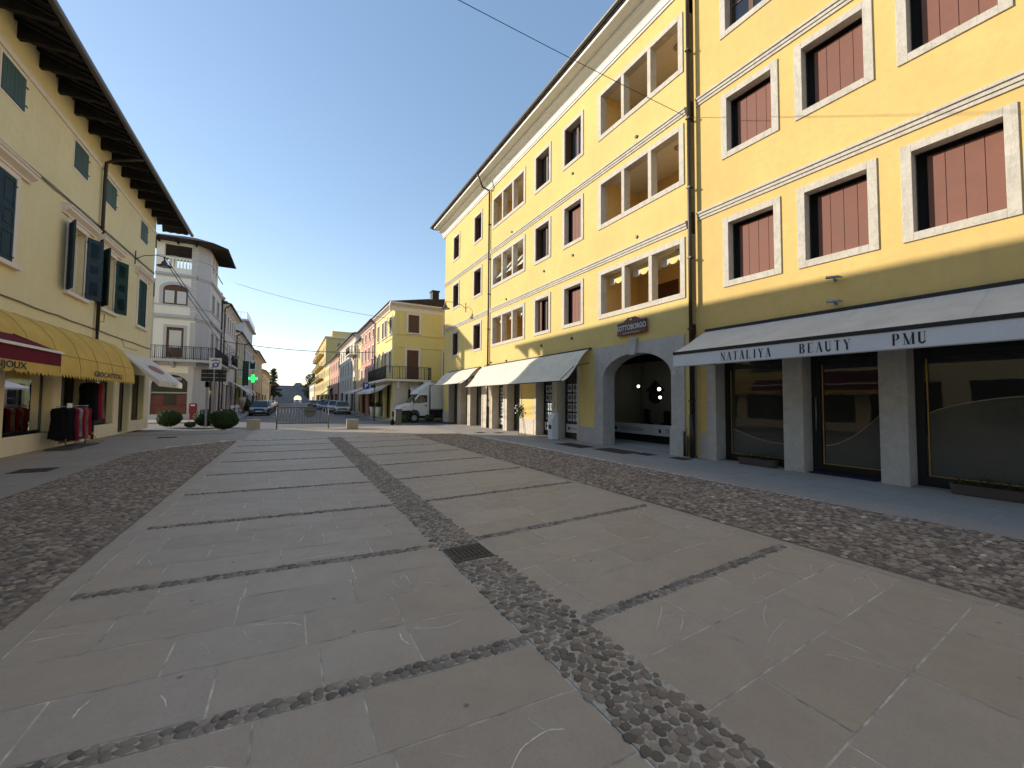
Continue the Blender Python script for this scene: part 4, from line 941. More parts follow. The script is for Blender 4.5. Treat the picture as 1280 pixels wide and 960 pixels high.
# ---------------------------------------------------------------- corner house with the open loggia (left, beyond the side street)
CB = thing('corner_house', (-9, 41, 0), 'cream corner house with grey quoined corner, arched window and open top-floor loggia', 'building')
TF = frameY(38.0, -1); TS = frameX(-5.6, 1)
x0 = -8.75
ops = [(-8.3, -6.68, 11.25, 13.1, .3), (-7.97, -6.98, 4.45, 6.84, .15), (-8.26, -6.82, 8.55, 9.7, .15), (-8.75, -6.5, .35, 3.3, .2)]
wall(TF, x0, -6.3, 0, 13.4, ops, .2, 'front_wall', M['white'], CB)
wall(TS, 38.9, 42.2, 11.19, 13.4, [(39.6, 40.3, 11.6, 13, .15), (41.0, 41.6, 11.6, 13, .15)], .15, 'side_wall', M['palep'], CB)
wall(TS, 38.9, 44.9, 0, 11.19, [(39.9, 40.8, 8.5, 9.9, .15), (42.3, 43.2, 8.5, 9.9, .15), (40, 40.9, 4.5, 6.8, .15), (42.3, 43.2, 4.5, 6.8, .15), (40, 43.6, .1, 3, .25)], .15, 'side_wall', M['palep'], CB)
mb = MB(); mb.quad((-6.3, 38, 0), (-5.6, 38.9, 0), (-5.6, 38.9, 13.4), (-6.3, 38, 13.4)); mb.build('chamfered_corner', M['shade'], CB)
mb = MB(TF); mb.box(-6.62, -.02, 0, -6.28, .03, 3.9); mb.box(-6.62, -.02, 4.5, -6.28, .025, 7.3)
z = 7.7
while z < 13.2: mb.box(-6.66, -.02, z, -6.28, .025, z + .42); z += .45
mb.build('quoins', M['shade'], CB)
mb = MB(); mb.box(x0, 38.32, 0, -5.62, 44.9, 11.2); 
mb.v = [v for v in mb.v]
mb = MB(); mb.slabp([(x0, 38.25), (-6.35, 38.25), (-5.76, 39.0), (-5.76, 44.9), (x0, 44.9)], 0, 11.2); mb.build('floors', M['dark'], CB)
mb = MB(); mb.box(x0, 41.8, 11.2, x0 + .4, 42.1, 13.3); mb.box(-6.2, 41.8, 11.2, -5.7, 42.1, 13.3); mb.build('loggia_pier', M['white'], CB)
mb = MB(TF); mb.box(-8.3, -.14, 11.98, -6.68, .0, 12.08); mb.box(-8.3, -.14, 11.25, -6.68, .0, 11.33)
f = mb.build('balustrade', M['white'], CB)
for i in range(8):
    m_ = MB(TF); xx = -8.2 + i * .2; m_.lathe((xx, -.07, 11.33), [(.035, 0), (.055, .2), (.03, .4), (.045, .6), (.04, .65)], 8); m_.build('baluster', M['white'], f)
def band(z, h, pr=.08, mat='shade'):
    mb = MB(TF); mb.box(x0, -.02, z, -6.28, pr, z + h)
    mb.T = ident; mb.slabp([(-6.32, 38 - pr), (-6.25, 38 - pr), (-5.6 + pr, 38.86), (-5.6 + pr, 44.9), (-5.62, 44.9), (-5.62, 38.9)], z, z + h); mb.build('string_course', M[mat], CB)
band(10.72, .16, .12); band(10.60, .1, .06); band(12.08, .06, .04); band(8.42, .10, .05); band(7.55, .22, .12); band(7.42, .1, .06); band(3.95, .14, .08); 
mb = MB(TF); r_ = .72; cx = -7.54; N = 12
a_ = [(cx + r_ * cos(pi * i / N), 9.66 + .36 * sin(pi * i / N)) for i in range(N + 1)]; b_ = [(cx + (r_ + .22) * cos(pi * i / N), 9.66 + .58 * sin(pi * i / N)) for i in range(N + 1)]
for i in range(N): mb.quad((a_[i][0], .04, a_[i][1]), (a_[i + 1][0], .04, a_[i + 1][1]), (b_[i + 1][0], .04, b_[i + 1][1]), (b_[i][0], .04, b_[i][1]))
mb.box(cx - r_ - .22, -.02, 8.5, cx - r_, .04, 9.66); mb.box(cx + r_, -.02, 8.5, cx + r_ + .22, .04, 9.66); w_ = mb.build('arched_window', M['shade'], CB)
mb = MB(TF); mb.plate([(cx - r_, 8.52)] + [(cx + r_, 8.52)] + a_, -.02, .01); mb.build('window_wood', M['brownw'], w_)
for q in (-1, 1):
    mb = MB(TF); mb.box(cx + (.08 if q > 0 else -.62), .008, 8.62, cx + (.62 if q > 0 else -.08), .02, 9.55); mb.build('curtained_pane', M['curtain'], w_)
mb = frame_mb(TF, -8.15, -6.8, 4.4, 7.0, .18, .05, .15); d_ = mb.build('balcony_door', M['shade'], CB)
mb = MB(TF); mb.box(-7.97, -.12, 4.4, -6.98, -.06, 6.84); mb.build('door_wood', M['brownw'], d_)
mb = MB(TF); mb.box(-7.83, -.06, 5.3, -7.12, -.05, 6.6); mb.build('curtained_pane', M['curtain'], d_)
mb = MB(TF); mb.box(-8.9, -.02, 4.22, -5.7, .85, 4.40)
for xx in (-8.6, -7.5, -6.2): mb.prism([(-.02, 3.8), (.2, 3.9), (.7, 4.22), (-.02, 4.22)], xx - .1, xx + .1)
mb.T = ident; mb.box(-5.95, 37.2, 4.22, -4.85, 44.5, 4.40); bl = mb.build('balcony', M['shade'], CB, bevel=.01)
mb = MB()
def rail(mb, p, q, z0, z1, n):
    mb.tube([(*p, z1), (*q, z1)], .02, 6); mb.tube([(*p, z0 + .08), (*q, z0 + .08)], .014, 6); mb.tube([(*p, z1 - .12), (*q, z1 - .12)], .01, 5)
    for i in range(n + 1):
        t = i / n; x = p[0] + (q[0] - p[0]) * t; y = p[1] + (q[1] - p[1]) * t; mb.tube([(x, y, z0), (x, y, z1)], .012 if i % 4 else .03, 5)
rail(mb, (-8.85, 37.2), (-4.9, 37.2), 4.4, 5.35, 36); rail(mb, (-4.9, 37.2), (-4.9, 44.4), 4.4, 5.35, 40); mb.build('railing', M['iron'], bl)
# arched shop opening
cx, r_ = -7.62, 1.12; zs = 2.35
arcp = [(cx + r_ * cos(pi * i / 16), zs + .95 * sin(pi * i / 16)) for i in range(17)]
mb = MB(TF)
for i in range(16):
    (ua, za), (ub_, zb) = arcp[i], arcp[i + 1]; 
    mb.quad((ua, .02, za), (ub_, .02, zb), (ub_, .02, 3.42), (ua, .02, 3.42))
    oa = (cx + (ua - cx) * 1.15, zs + (za - zs) * 1.16); ob = (cx + (ub_ - cx) * 1.15, zs + (zb - zs) * 1.16)
    mb.quad((ua, .06, za), (ub_, .06, zb), (ob[0], .06, ob[1]), (oa[0], .06, oa[1]))
mb.box(cx - r_ - .17, -.02, .35, cx - r_, .06, zs); mb.box(cx + r_, -.02, .35, cx + r_ + .17, .06, zs); mb.box(cx - r_ - .3, -.02, .0, cx + r_ + .3, .1, .35)
w_ = mb.build('shop_window', M['shade'], CB)
mb = MB(TF); mb.quad((cx - r_, -.1, .35), (cx + r_, -.1, .35), (cx + r_, -.1, 3.35), (cx - r_, -.1, 3.35)); mb.build('pane', M['shop'], w_)
mb = MB(TF); mb.box(cx - r_ - .1, -.24, .35, cx + r_ + .1, -.2, 1.0); mb.box(cx - r_, -.24, 1.05, cx - .4, -.2, 1.75); mb.box(cx + .35, -.24, 1.05, cx + r_, -.2, 1.8); mb.build('red_display', M['red'], w_)
mb = MB(TF); mb.box(cx - r_, -.24, 1.9, cx + r_, -.2, 2.0); mb.box(cx - .7, -.24, 2.9, cx + .6, -.2, 3.1); mb.build('shelf_light', M['curtain'], w_)
for (T_, a, b, c, e) in ((TS, 39.9, 40.8, 8.5, 9.9), (TS, 42.3, 43.2, 8.5, 9.9), (TS, 40, 40.9, 4.5, 6.8), (TS, 42.3, 43.2, 4.5, 6.8), (TS, 40, 43.6, .1, 3)):
    f = frame_mb(T_, a - .12, b + .12, c - .1, e + .12, .12, .04, .02).build('window', M['shade'], CB); glazed(T_, a, b, c, e, -.1, f)
mb = MB(); e_ = 1.2
# hipped timber roof
xs = -5.6 + e_; ys = 38 - e_
mb.add([(x0 - .6, ys, 13.25), (xs - .8, ys, 13.25), (xs, ys + .95, 13.25), (xs, 43.2, 13.25), (x0 - .6, 43.2, 13.25), (-7.6, 40.2, 14.5), (-6.8, 40.2, 14.5)],
       [(0, 1, 6, 5), (1, 2, 6), (2, 3, 6), (3, 4, 5, 6), (4, 0, 5), (4, 3, 2, 1, 0)]); mb.build('roof', M['tile'], CB)
mb = MB(); y = 38.4
while y < 43: mb.box(-5.6, y, 13.1, xs - .05, y + .09, 13.24); y += .42
x = x0 + .1
while x < -5.7: mb.box(x, ys + .05, 13.1, x + .1, 38, 13.24); x += 1.1
mb.build('rafters', M['soffit'], CB)
downpipe(CB, TS, 44.7, .1, 11, mat='metal')

CB.location = (-9.45, 42.75, 0); CB.scale = (1.04, 1.04, 1.04)
# ---------------------------------------------------------------- the two rows of houses down the street
def street_house(label, X, side, Y0, Y1, zt, mat, rows=(), shops=(), ov=.5, depth=9, roof='tile2', name='town_house', frontT=None, pitch=.32, gut=True, endwin=(), group=None, flatroof=False):
    T = frameX(X, side); H = thing(name, (X, (Y0 + Y1) / 2, 0), label, 'building', group)
    ops = []; wl = []
    for z0, z1, us, w, kind in rows:
        for u in us: ops.append((u, u + w, z0, z1, .14)); wl.append((u, u + w, z0, z1, kind))
    for a, b, z1 in shops: ops.append((a, b, .03, z1, .3))
    wall(T, Y0, Y1, 0, zt, ops, .14, 'wall', M[mat], H)
    mb = MB(T)
    for u in (Y0, Y1): mb.quad((u, 0, 0), (u, -depth, 0), (u, -depth, zt), (u, 0, zt))
    mb.quad((Y0, -depth, 0), (Y1, -depth, 0), (Y1, -depth, zt), (Y0, -depth, zt)); mb.build('end_wall', M[mat], H)
    for a, b, c, e, kind in wl:
        m_ = MB(T); t = .13
        m_.box(a - t, -.02, c - .02, a, .04, e); m_.box(b, -.02, c - .02, b + t, .04, e); m_.box(a - t, -.02, e, b + t, .045, e + .16); m_.box(a - t - .05, -.1, c - .12, b + t + .05, .1, c - .02)
        f = m_.build('window', M['trim'], H)
        if kind == 's':
            for q in (0, 1):
                a2 = a + (b - a) / 2 * q; m_ = MB(T); m_.box(a2 + .01, -.08, c, a2 + (b - a) / 2 - .01, -.03, e); m_.build('shutter', M['brownw'], f)
        elif kind == 'g':
            for q in (0, 1):
                a2 = a + (b - a) / 2 * q; m_ = MB(T); m_.box(a2 + .01, -.08, c, a2 + (b - a) / 2 - .01, -.03, e); m_.build('shutter', M['green'], f)
        else:
            m_ = MB(T); m_.quad((a, -.12, c), (b, -.12, c), (b, -.12, e), (a, -.12, e)); m_.build('pane', M['pane'], f)
            m_ = MB(T); m_.box((a + b) / 2 - .03, -.12, c, (a + b) / 2 + .03, -.09, e); m_.build('mullion', M['trim'], f)
            if kind == 'o':
                for q in (-1, 1):
                    m_ = MB(T); aa = a - (b - a) / 2 - .02 if q < 0 else b + .02; m_.box(aa, .02, c, aa + (b - a) / 2, .06, e); m_.build('shutter', M['brownw'], f)
    for a, b, z1 in shops:
        m_ = MB(T); m_.quad((a, -.28, .03), (b, -.28, .03), (b, -.28, z1), (a, -.28, z1)); f = m_.build('shop_window', M['pane2'], H)
        m_ = MB(T); m_.box(a, -.28, .03, a + .08, -.2, z1); m_.box(b - .08, -.28, .03, b, -.2, z1); m_.box(a, -.28, z1 - .3, b, -.2, z1 - .2); m_.build('shop_frame', M['iron'], f)
    if not flatroof:
        m_ = MB(T); m_.prism([(ov, zt - .02), (ov + .03, zt + .09), (-depth / 2, zt + .09 + (ov + depth / 2) * pitch), (-depth - ov, zt + .09), (-depth - ov, zt - .02)], Y0 - .1, Y1 + .1); m_.build('roof', M[roof], H)
        m_ = MB(T); m_.prism([(-.05, zt - .42), (.07, zt - .40), (.10, zt - .28), (.3, zt - .16), (ov - .06, zt - .12), (ov - .04, zt - .03), (-.05, zt - .03)], Y0 - .02, Y1 + .02); m_.build('cornice', M['trim'], H)
        if gut: m_ = MB(T); m_.tube([(Y0 - .1, ov + .09, zt), (Y1 + .1, ov + .09, zt)], .08, 8); m_.build('gutter', M['gutter'], H); downpipe(H, T, Y0 + .15, .05, zt - .5, neck=(ov, zt - .1))
    else:
        m_ = MB(T); m_.box(Y0 - .3, -depth - .2, zt, Y1 + .3, .35, zt + .3); m_.build('roof_slab', M['trim'], H)
    return H, T
def lin(a, n, s): return [a + i * s for i in range(n)]
def balcony(H, T, a, b, z, out=.8, mat='trim', n=None):
    m_ = MB(T); m_.box(a, -.02, z - .14, b, out, z); p = m_.build('balcony', M[mat], H)
    m_ = MB(T); n = n or int((b - a) / .14)
    m_.tube([(a, out - .04, z + .95), (b, out - .04, z + .95)], .022, 6); m_.tube([(a, out - .04, z + .08), (b, out - .04, z + .08)], .015, 5)
    for i in range(n + 1): u = a + .02 + (b - a - .04) * i / n; m_.tube([(u, out - .04, z), (u, out - .04, z + .95)], .010, 4)
    for u in (a + .02, b - .02):
        m_.tube([(u, 0, z + .95), (u, out - .04, z + .95)], .02, 5)
        for k in range(1, 6): m_.tube([(u, out * k / 6, z), (u, out * k / 6, z + .95)], .010, 4)
    m_.build('railing', M['iron'], p); return p
H1, T_ = street_house('pale rose town house beside the loggia corner house, tall windows and small chimneys', -5.75, 1, 46.9, 57.0, 10.75, 'palep', [(8.5, 10.0, lin(47.8, 5, 1.85), .85, 'p'), (5.3, 7.3, lin(47.8, 5, 1.85), .9, 'p')], [(47.6, 49.6, 3), (50.4, 53, 3), (54, 56.4, 3)])
balcony(H1, T_, 47.2, 52.2, 4.9)
for k in range(4):
    m_ = MB(T_); u = 47.4 + k * 1.9; m_.box(u, -.9, 10.9, u + .6, -.3, 11.8); m_.box(u - .06, -.96, 11.8, u + .66, -.24, 11.9); m_.build('chimney', M['grey'], H1)
H2, T_ = street_house('narrow ochre town house after the rose one, left side of the street', -5.7, 1, 57.0, 66.5, 9.5, 'ochre', [(7.2, 8.7, lin(58.3, 4, 2.2), .85, 's'), (4.4, 6.2, lin(58.3, 4, 2.2), .85, 'p')], [(58, 61, 2.9), (62.2, 65.6, 2.9)])
H3, T_ = street_house('grey town house with the pharmacy cross on it and a roof terrace', -5.7, 1, 66.5, 82, 9.5, 'greyp', [(7.0, 8.6, lin(68, 5, 2.8), .9, 'p'), (4.2, 6.0, lin(68, 5, 2.8), .9, 'p')], [(68, 72, 2.9), (73.5, 77, 2.9), (78, 81, 2.9)])
m_ = MB(); m_.box(-9.5, 70, 9.4, -6.0, 84, 13.0); m_.box(-9.9, 69.6, 13.0, -5.5, 84.4, 13.25); tw = m_.build('roof_tower', M['greyp'], H3)
m_ = MB(); rail(m_, (-9.7, 69.8), (-5.7, 69.8), 13.25, 14.3, 10); rail(m_, (-5.7, 69.8), (-5.7, 84.2), 13.25, 14.3, 30); m_.build('railing', M['whitep'], tw)
H4, T_ = street_house('long tan town house in the middle of the left row', -5.7, 1, 82, 108, 9.9, 'ochre', [(7.2, 8.9, lin(84, 8, 3.0), .9, 'g'), (4.3, 6.1, lin(84, 8, 3.0), .9, 'p')], [(84, 90, 2.9), (92, 98, 2.9), (100, 106, 2.9)], ov=.8)
H5, T_ = street_house('low cream town house towards the far end of the left row', -5.7, 1, 108, 150, 8.2, 'cream', [(5.6, 7.1, lin(110, 10, 4.0), 1, 's'), (3.4, 4.9, lin(110, 10, 4.0), 1, 'p')], [(112, 120, 2.7), (124, 132, 2.7)], ov=.8)
H6, T_ = street_house('lowest tan house at the far left, near the city gate', -5.7, 1, 150, 190, 6.4, 'ochre', [(3.8, 5.3, lin(153, 8, 4.5), 1, 's')], [(156, 162, 2.7)], ov=.7)
# right row
TY = frameY(33.2, -1)
H, T_ = street_house('lemon-yellow corner house with brown doors, wrapping balcony and dark hipped roof', 7.4, -1, 33.2, 41.3, 9.6, 'lem', [(7.2, 8.65, [34.2, 36.1, 37.4, 39.6], .8, 's'), (3.9, 5.7, [34.2, 36.1, 37.4, 39.6], .85, 'p')], [(34.2, 36.6, 2.9), (37.4, 40.4, 2.9)], ov=.45, roof='tile', depth=16, gut=False, name='corner_house', flatroof=False, pitch=.16)
for (a, b, c, e, nm) in ((8.52, 9.42, 7.2, 8.72, 'window'), (8.45, 9.4, 3.3, 5.75, 'balcony_door'), (11.6, 12.5, 7.2, 8.72, 'window'), (11.6, 12.5, 3.4, 5.75, 'balcony_door'), (14.6, 15.5, 7.2, 8.7, 'window')):
    f = frame_mb(TY, a - .17, b + .17, c - .12, e + .2, .16, .05, .0).build(nm, M['trim'], H); planks(TY, a, b, c, e, .03, 4, f, 'brownw', th=.03)
m_ = MB(TY); m_.prism([(-.05, 8.95), (.03, 8.95), (.03, 9.3), (.16, 9.4), (.4, 9.5), (.42, 9.62), (-.05, 9.62)], 6.95, 23.5); m_.build('cornice', M['trim'], H)
m_ = MB(TY)
for i in range(60): 
    u = 7.5 + i * .26
    if 12.0 < u < 12.9: continue
    m_.plate([(u, 9.08), (u + .13, 8.95), (u + .26, 9.08), (u + .13, 9.21)], .035, .045)
m_.build('painted_frieze', M['white'], H)
for z in (7.0, 5.95): m_ = MB(TY); m_.box(7.38, -.01, z, 23, .05, z + .12); m_.build('string_course', M['lem'], H)
m_ = MB(); m_.add([(6.92, 32.75, 9.62), (23.8, 32.75, 9.62), (23.8, 42, 9.62), (6.92, 41.3, 9.62), (11.5, 37, 11.3), (19.5, 37, 11.3)], [(0, 1, 5, 4), (1, 2, 5), (2, 3, 4, 5), (3, 0, 4), (0, 3, 2, 1)]); m_.build('hipped_roof', M['tile'], H)
m_ = MB(); m_.box(11.0, 34.6, 10.2, 11.6, 35.3, 11.45); m_.box(10.93, 34.53, 11.4, 11.67, 35.37, 11.5); m_.build('chimney', M['iron'], H)
m_ = MB(); m_.slabp([(6.55, 32.3), (10.3, 32.3), (10.3, 33.2), (7.4, 33.2), (7.4, 40.6), (6.55, 40.6)], 3.12, 3.28)
for (xx) in (7.6, 10.0): m_.box(xx, 32.6, 2.6, xx + .14, 33.2, 3.12)
bl = m_.build('balcony', M['trim'], H)
m_ = MB(); rail(m_, (6.6, 32.35), (10.25, 32.35), 3.28, 4.3, 28); rail(m_, (6.6, 32.35), (6.6, 40.5), 3.28, 4.3, 60); rail(m_, (10.25, 32.35), (10.25, 33.2), 3.28, 4.3, 6); m_.build('railing', M['iron'], bl)
m_ = MB(TY); m_.box(7.38, -.02, 0, 8.55, .04, 3.1); m_.build('corner_pier', M['cream'], H)
m_ = MB(TY); m_.box(7.34, -.02, 0, 8.6, .07, .55); m_.build('plinth', M['warm'], H)
m_ = MB(TY); m_.quad((8.6, .01, .1), (12, .01, .1), (12, .01, 2.5), (8.6, .01, 2.5)); m_.build('shop_window', M['pane2'], H)
A = thing('shop_awning', (8.9, 32.5, 2.6), 'straight white awning box over the lemon corner house front behind the lorry', 'awning')
m_ = MB(TY); m_.ribbon([(.04, 2.95), (.8, 2.4)], 8.6, 11.6, 2); m_.quad((8.6, .8, 2.4), (11.6, .8, 2.4), (11.6, .8, 2.15), (8.6, .8, 2.15)); m_.build('fabric', M['awwhite'], A)
A = thing('shop_awning', (6.5, 37, 2.8), 'off-white awning along the shaded side of the lemon corner house', 'awning')
Tq = frameX(7.4, -1); m_ = MB(Tq); m_.ribbon([(.04, 3.05), (.9, 2.62), (1.7, 2.3)], 33.6, 41.2, 6); m_.quad((33.6, 1.7, 2.3), (41.2, 1.7, 2.3), (41.2, 1.7, 2.1), (33.6, 1.7, 2.1)); m_.add([(33.6, .04, 3.05), (33.6, 1.7, 2.3), (33.6, 1.7, 2.1), (33.6, 1.0, 2.35)], [(0, 1, 2, 3)]); m_.build('fabric', M['awwhite'], A)
A = thing('shop_awning', (6, 45, 2.8), 'farther off-white awning in front of the pink house', 'awning')
m_ = MB(Tq); m_.ribbon([(.04, 3.05), (.9, 2.7), (1.9, 2.35)], 41.6, 50, 6); m_.quad((41.6, 1.9, 2.35), (50, 1.9, 2.35), (50, 1.9, 2.2), (41.6, 1.9, 2.2)); m_.build('fabric', M['awwhite'], A)
for i in range(9):
    pass
H, T_ = street_house('salmon-pink town house next to the lemon corner house', 7.4, -1, 41.3, 50.7, 9.6, 'pink', [(8.1, 8.9, lin(42.3, 4, 2.3), .75, 'p'), (5.9, 7.2, lin(42.3, 4, 2.3), .8, 's'), (3.6, 5.0, lin(42.3, 4, 2.3), .8, 'p')], [(42, 45.5, 2.8), (46.5, 50, 2.8)], ov=.45)
H, T_ = street_house('narrow yellow strip of house between the pink and the white ones', 7.6, -1, 50.7, 54.4, 8.9, 'lem', [(6.9, 8.0, [51.2, 53.0], .7, 'p'), (4.0, 5.4, [51.2, 53.0], .7, 'p')], [(51.2, 53.9, 2.8)], ov=.3)
H, T_ = street_house('white town house with a high side balcony, right row', 7.4, -1, 54.4, 74, 10.1, 'cream', [(7.9, 9.2, lin(55.5, 6, 3.1), .9, 'p'), (5.4, 6.9, lin(55.5, 6, 3.1), .9, 'p'), (3.3, 4.6, lin(55.5, 6, 3.1), .9, 'p')], [(56, 60, 2.6), (62, 66, 2.6), (68, 72, 2.6)], ov=.5)
balcony(H, T_, 54.6, 58.5, 7.5, .9)
H, T_ = street_house('small salmon house after the white one in the right row', 7.4, -1, 74, 92, 9.3, 'pink', [(7.0, 8.4, lin(75.5, 5, 3.3), .9, 's'), (4.4, 5.8, lin(75.5, 5, 3.3), .9, 'p')], [(76, 82, 2.6), (84, 90, 2.6)])
H, T_ = street_house('pale yellow house in front of the tall block', 7.4, -1, 92, 106, 9.5, 'lem', [(7.0, 8.4, lin(93.5, 4, 3.3), .9, 's'), (4.4, 5.8, lin(93.5, 4, 3.3), .9, 'p')], [(94, 99, 2.6), (100, 105, 2.6)])
H, T_ = street_house('tall yellow apartment block with balconies rising above the right row', 7.4, -1, 106, 150, 16.6, 'lemon2', [(z, z + 1.4, lin(108, 8, 5.2), 1.3, 'p') for z in (4.2, 7.3, 10.4, 13.5)], [(110, 120, 2.8), (124, 134, 2.8)], depth=14, flatroof=True, name='apartment_block')
for z in (7.0, 10.1, 13.2): balcony(H, T_, 112, 146, z, 1.1, 'lemon2', 60)
m_ = MB(); m_.box(9, 109, 16.9, 18, 130, 18.8); m_.build('roof_storey', M['lemon2'], H)
for i in range(5):
    m_ = MB(frameY(106, -1)); m_.box(10 + i * 1.5, -.02, 14.2, 10.9 + i * 1.5, .03, 15.4); m_.build('window', M['pane'], H)
H, T_ = street_house('low pale house at the far right end before the gate', 7.4, -1, 150, 190, 7.2, 'cream', [(4.6, 6.0, lin(153, 8, 4.5), 1, 's')], [(156, 164, 2.6)])
A = thing('shop_awning', (6.6, 90, 2.8), 'small red and white awning catching the sun far down the right row', 'awning')
m_ = MB(frameX(7.4, -1)); m_.ribbon([(.04, 4.0), (.9, 3.3), (1.8, 2.6)], 86, 92, 6); m_.build('fabric', M['red'], A)
m_ = MB(frameX(7.4, -1)); m_.quad((86, 1.8, 2.62), (92, 1.8, 2.62), (92, 1.86, 2.3), (86, 1.86, 2.3)); m_.build('valance', M['whitep'], A)
# awnings of the left row
for (a, b, zt, zb, dd, lb) in ((52.2, 55.8, 3.5, 2.35, 1.6, 'white awning on the rose house, sloping over the cafe chairs'), (59.5, 64.5, 3.4, 2.3, 1.4, 'grey-white awning on the ochre house below the vertical sign'), (69, 74, 3.3, 2.4, 1.2, 'faded awning beneath the pharmacy cross')):
    A = thing('shop_awning', (-4.9, (a + b) / 2, 3), lb, 'awning'); m_ = MB(frameX(-5.7, 1)); m_.ribbon([(.04, zt), (dd * .5, (zt + zb) / 2 + .08), (dd, zb)], a, b, 4); m_.quad((a, dd, zb), (b, dd, zb), (b, dd, zb - .28), (a, dd, zb - .28)); m_.build('fabric', M['awwhite'], A)
# city gate at the end
G = thing('city_gate', (3.3, 205, 0), 'grey stone fortress gate with a single arch closing the street', 'gate')
TG = frameY(205, -1); ops = [(1.8, 4.9, 0, 2.2, 4), (1.8, 4.9, 2.2, 3.2, 4)]
mb = MB(TG); N = 14; arc = [(3.35 - 1.55 * cos(pi * i / N), 2.0 + 1.3 * sin(pi * i / N)) for i in range(N + 1)]
for i in range(N):
    (ua_, za), (ub_, zb) = arc[i], arc[i + 1]; mb.quad((ua_, 0, za), (ub_, 0, zb), (ub_, 0, 7.5), (ua_, 0, 7.5)); mb.quad((ua_, 0, za), (ub_, 0, zb), (ub_, -6, zb), (ua_, -6, za))
mb.quad((-16, 0, -.1), (1.8, 0, -.1), (1.8, 0, 7.5), (-16, 0, 7.5)); mb.quad((4.9, 0, -.1), (24, 0, -.1), (24, 0, 7.5), (4.9, 0, 7.5))
for u in (1.8, 4.9): mb.quad((u, 0, -.1), (u, -6, -.1), (u, -6, 2.0), (u, 0, 2.0))
mb.quad((-16, 0, 7.5), (24, 0, 7.5), (24, -6, 7.5), (-16, -6, 7.5)); mb.build('wall', M['fort'], G)
mb = MB(TG); mb.box(-16, -.1, 6.3, 24, .3, 6.6); mb.build('string_course', M['fort'], G)
mb = MB(TG); mb.box(-16, -.3, 7.45, 24, .4, 7.7); mb.build('coping', M['fort'], G)
mb = MB(TG); mb.plate([(1.4, 7.6), (5.4, 7.6), (5.0, 8.4), (4.3, 9.1), (2.5, 9.1), (1.8, 8.4)], -.3, .3); mb.build('crest', M['fort'], G)

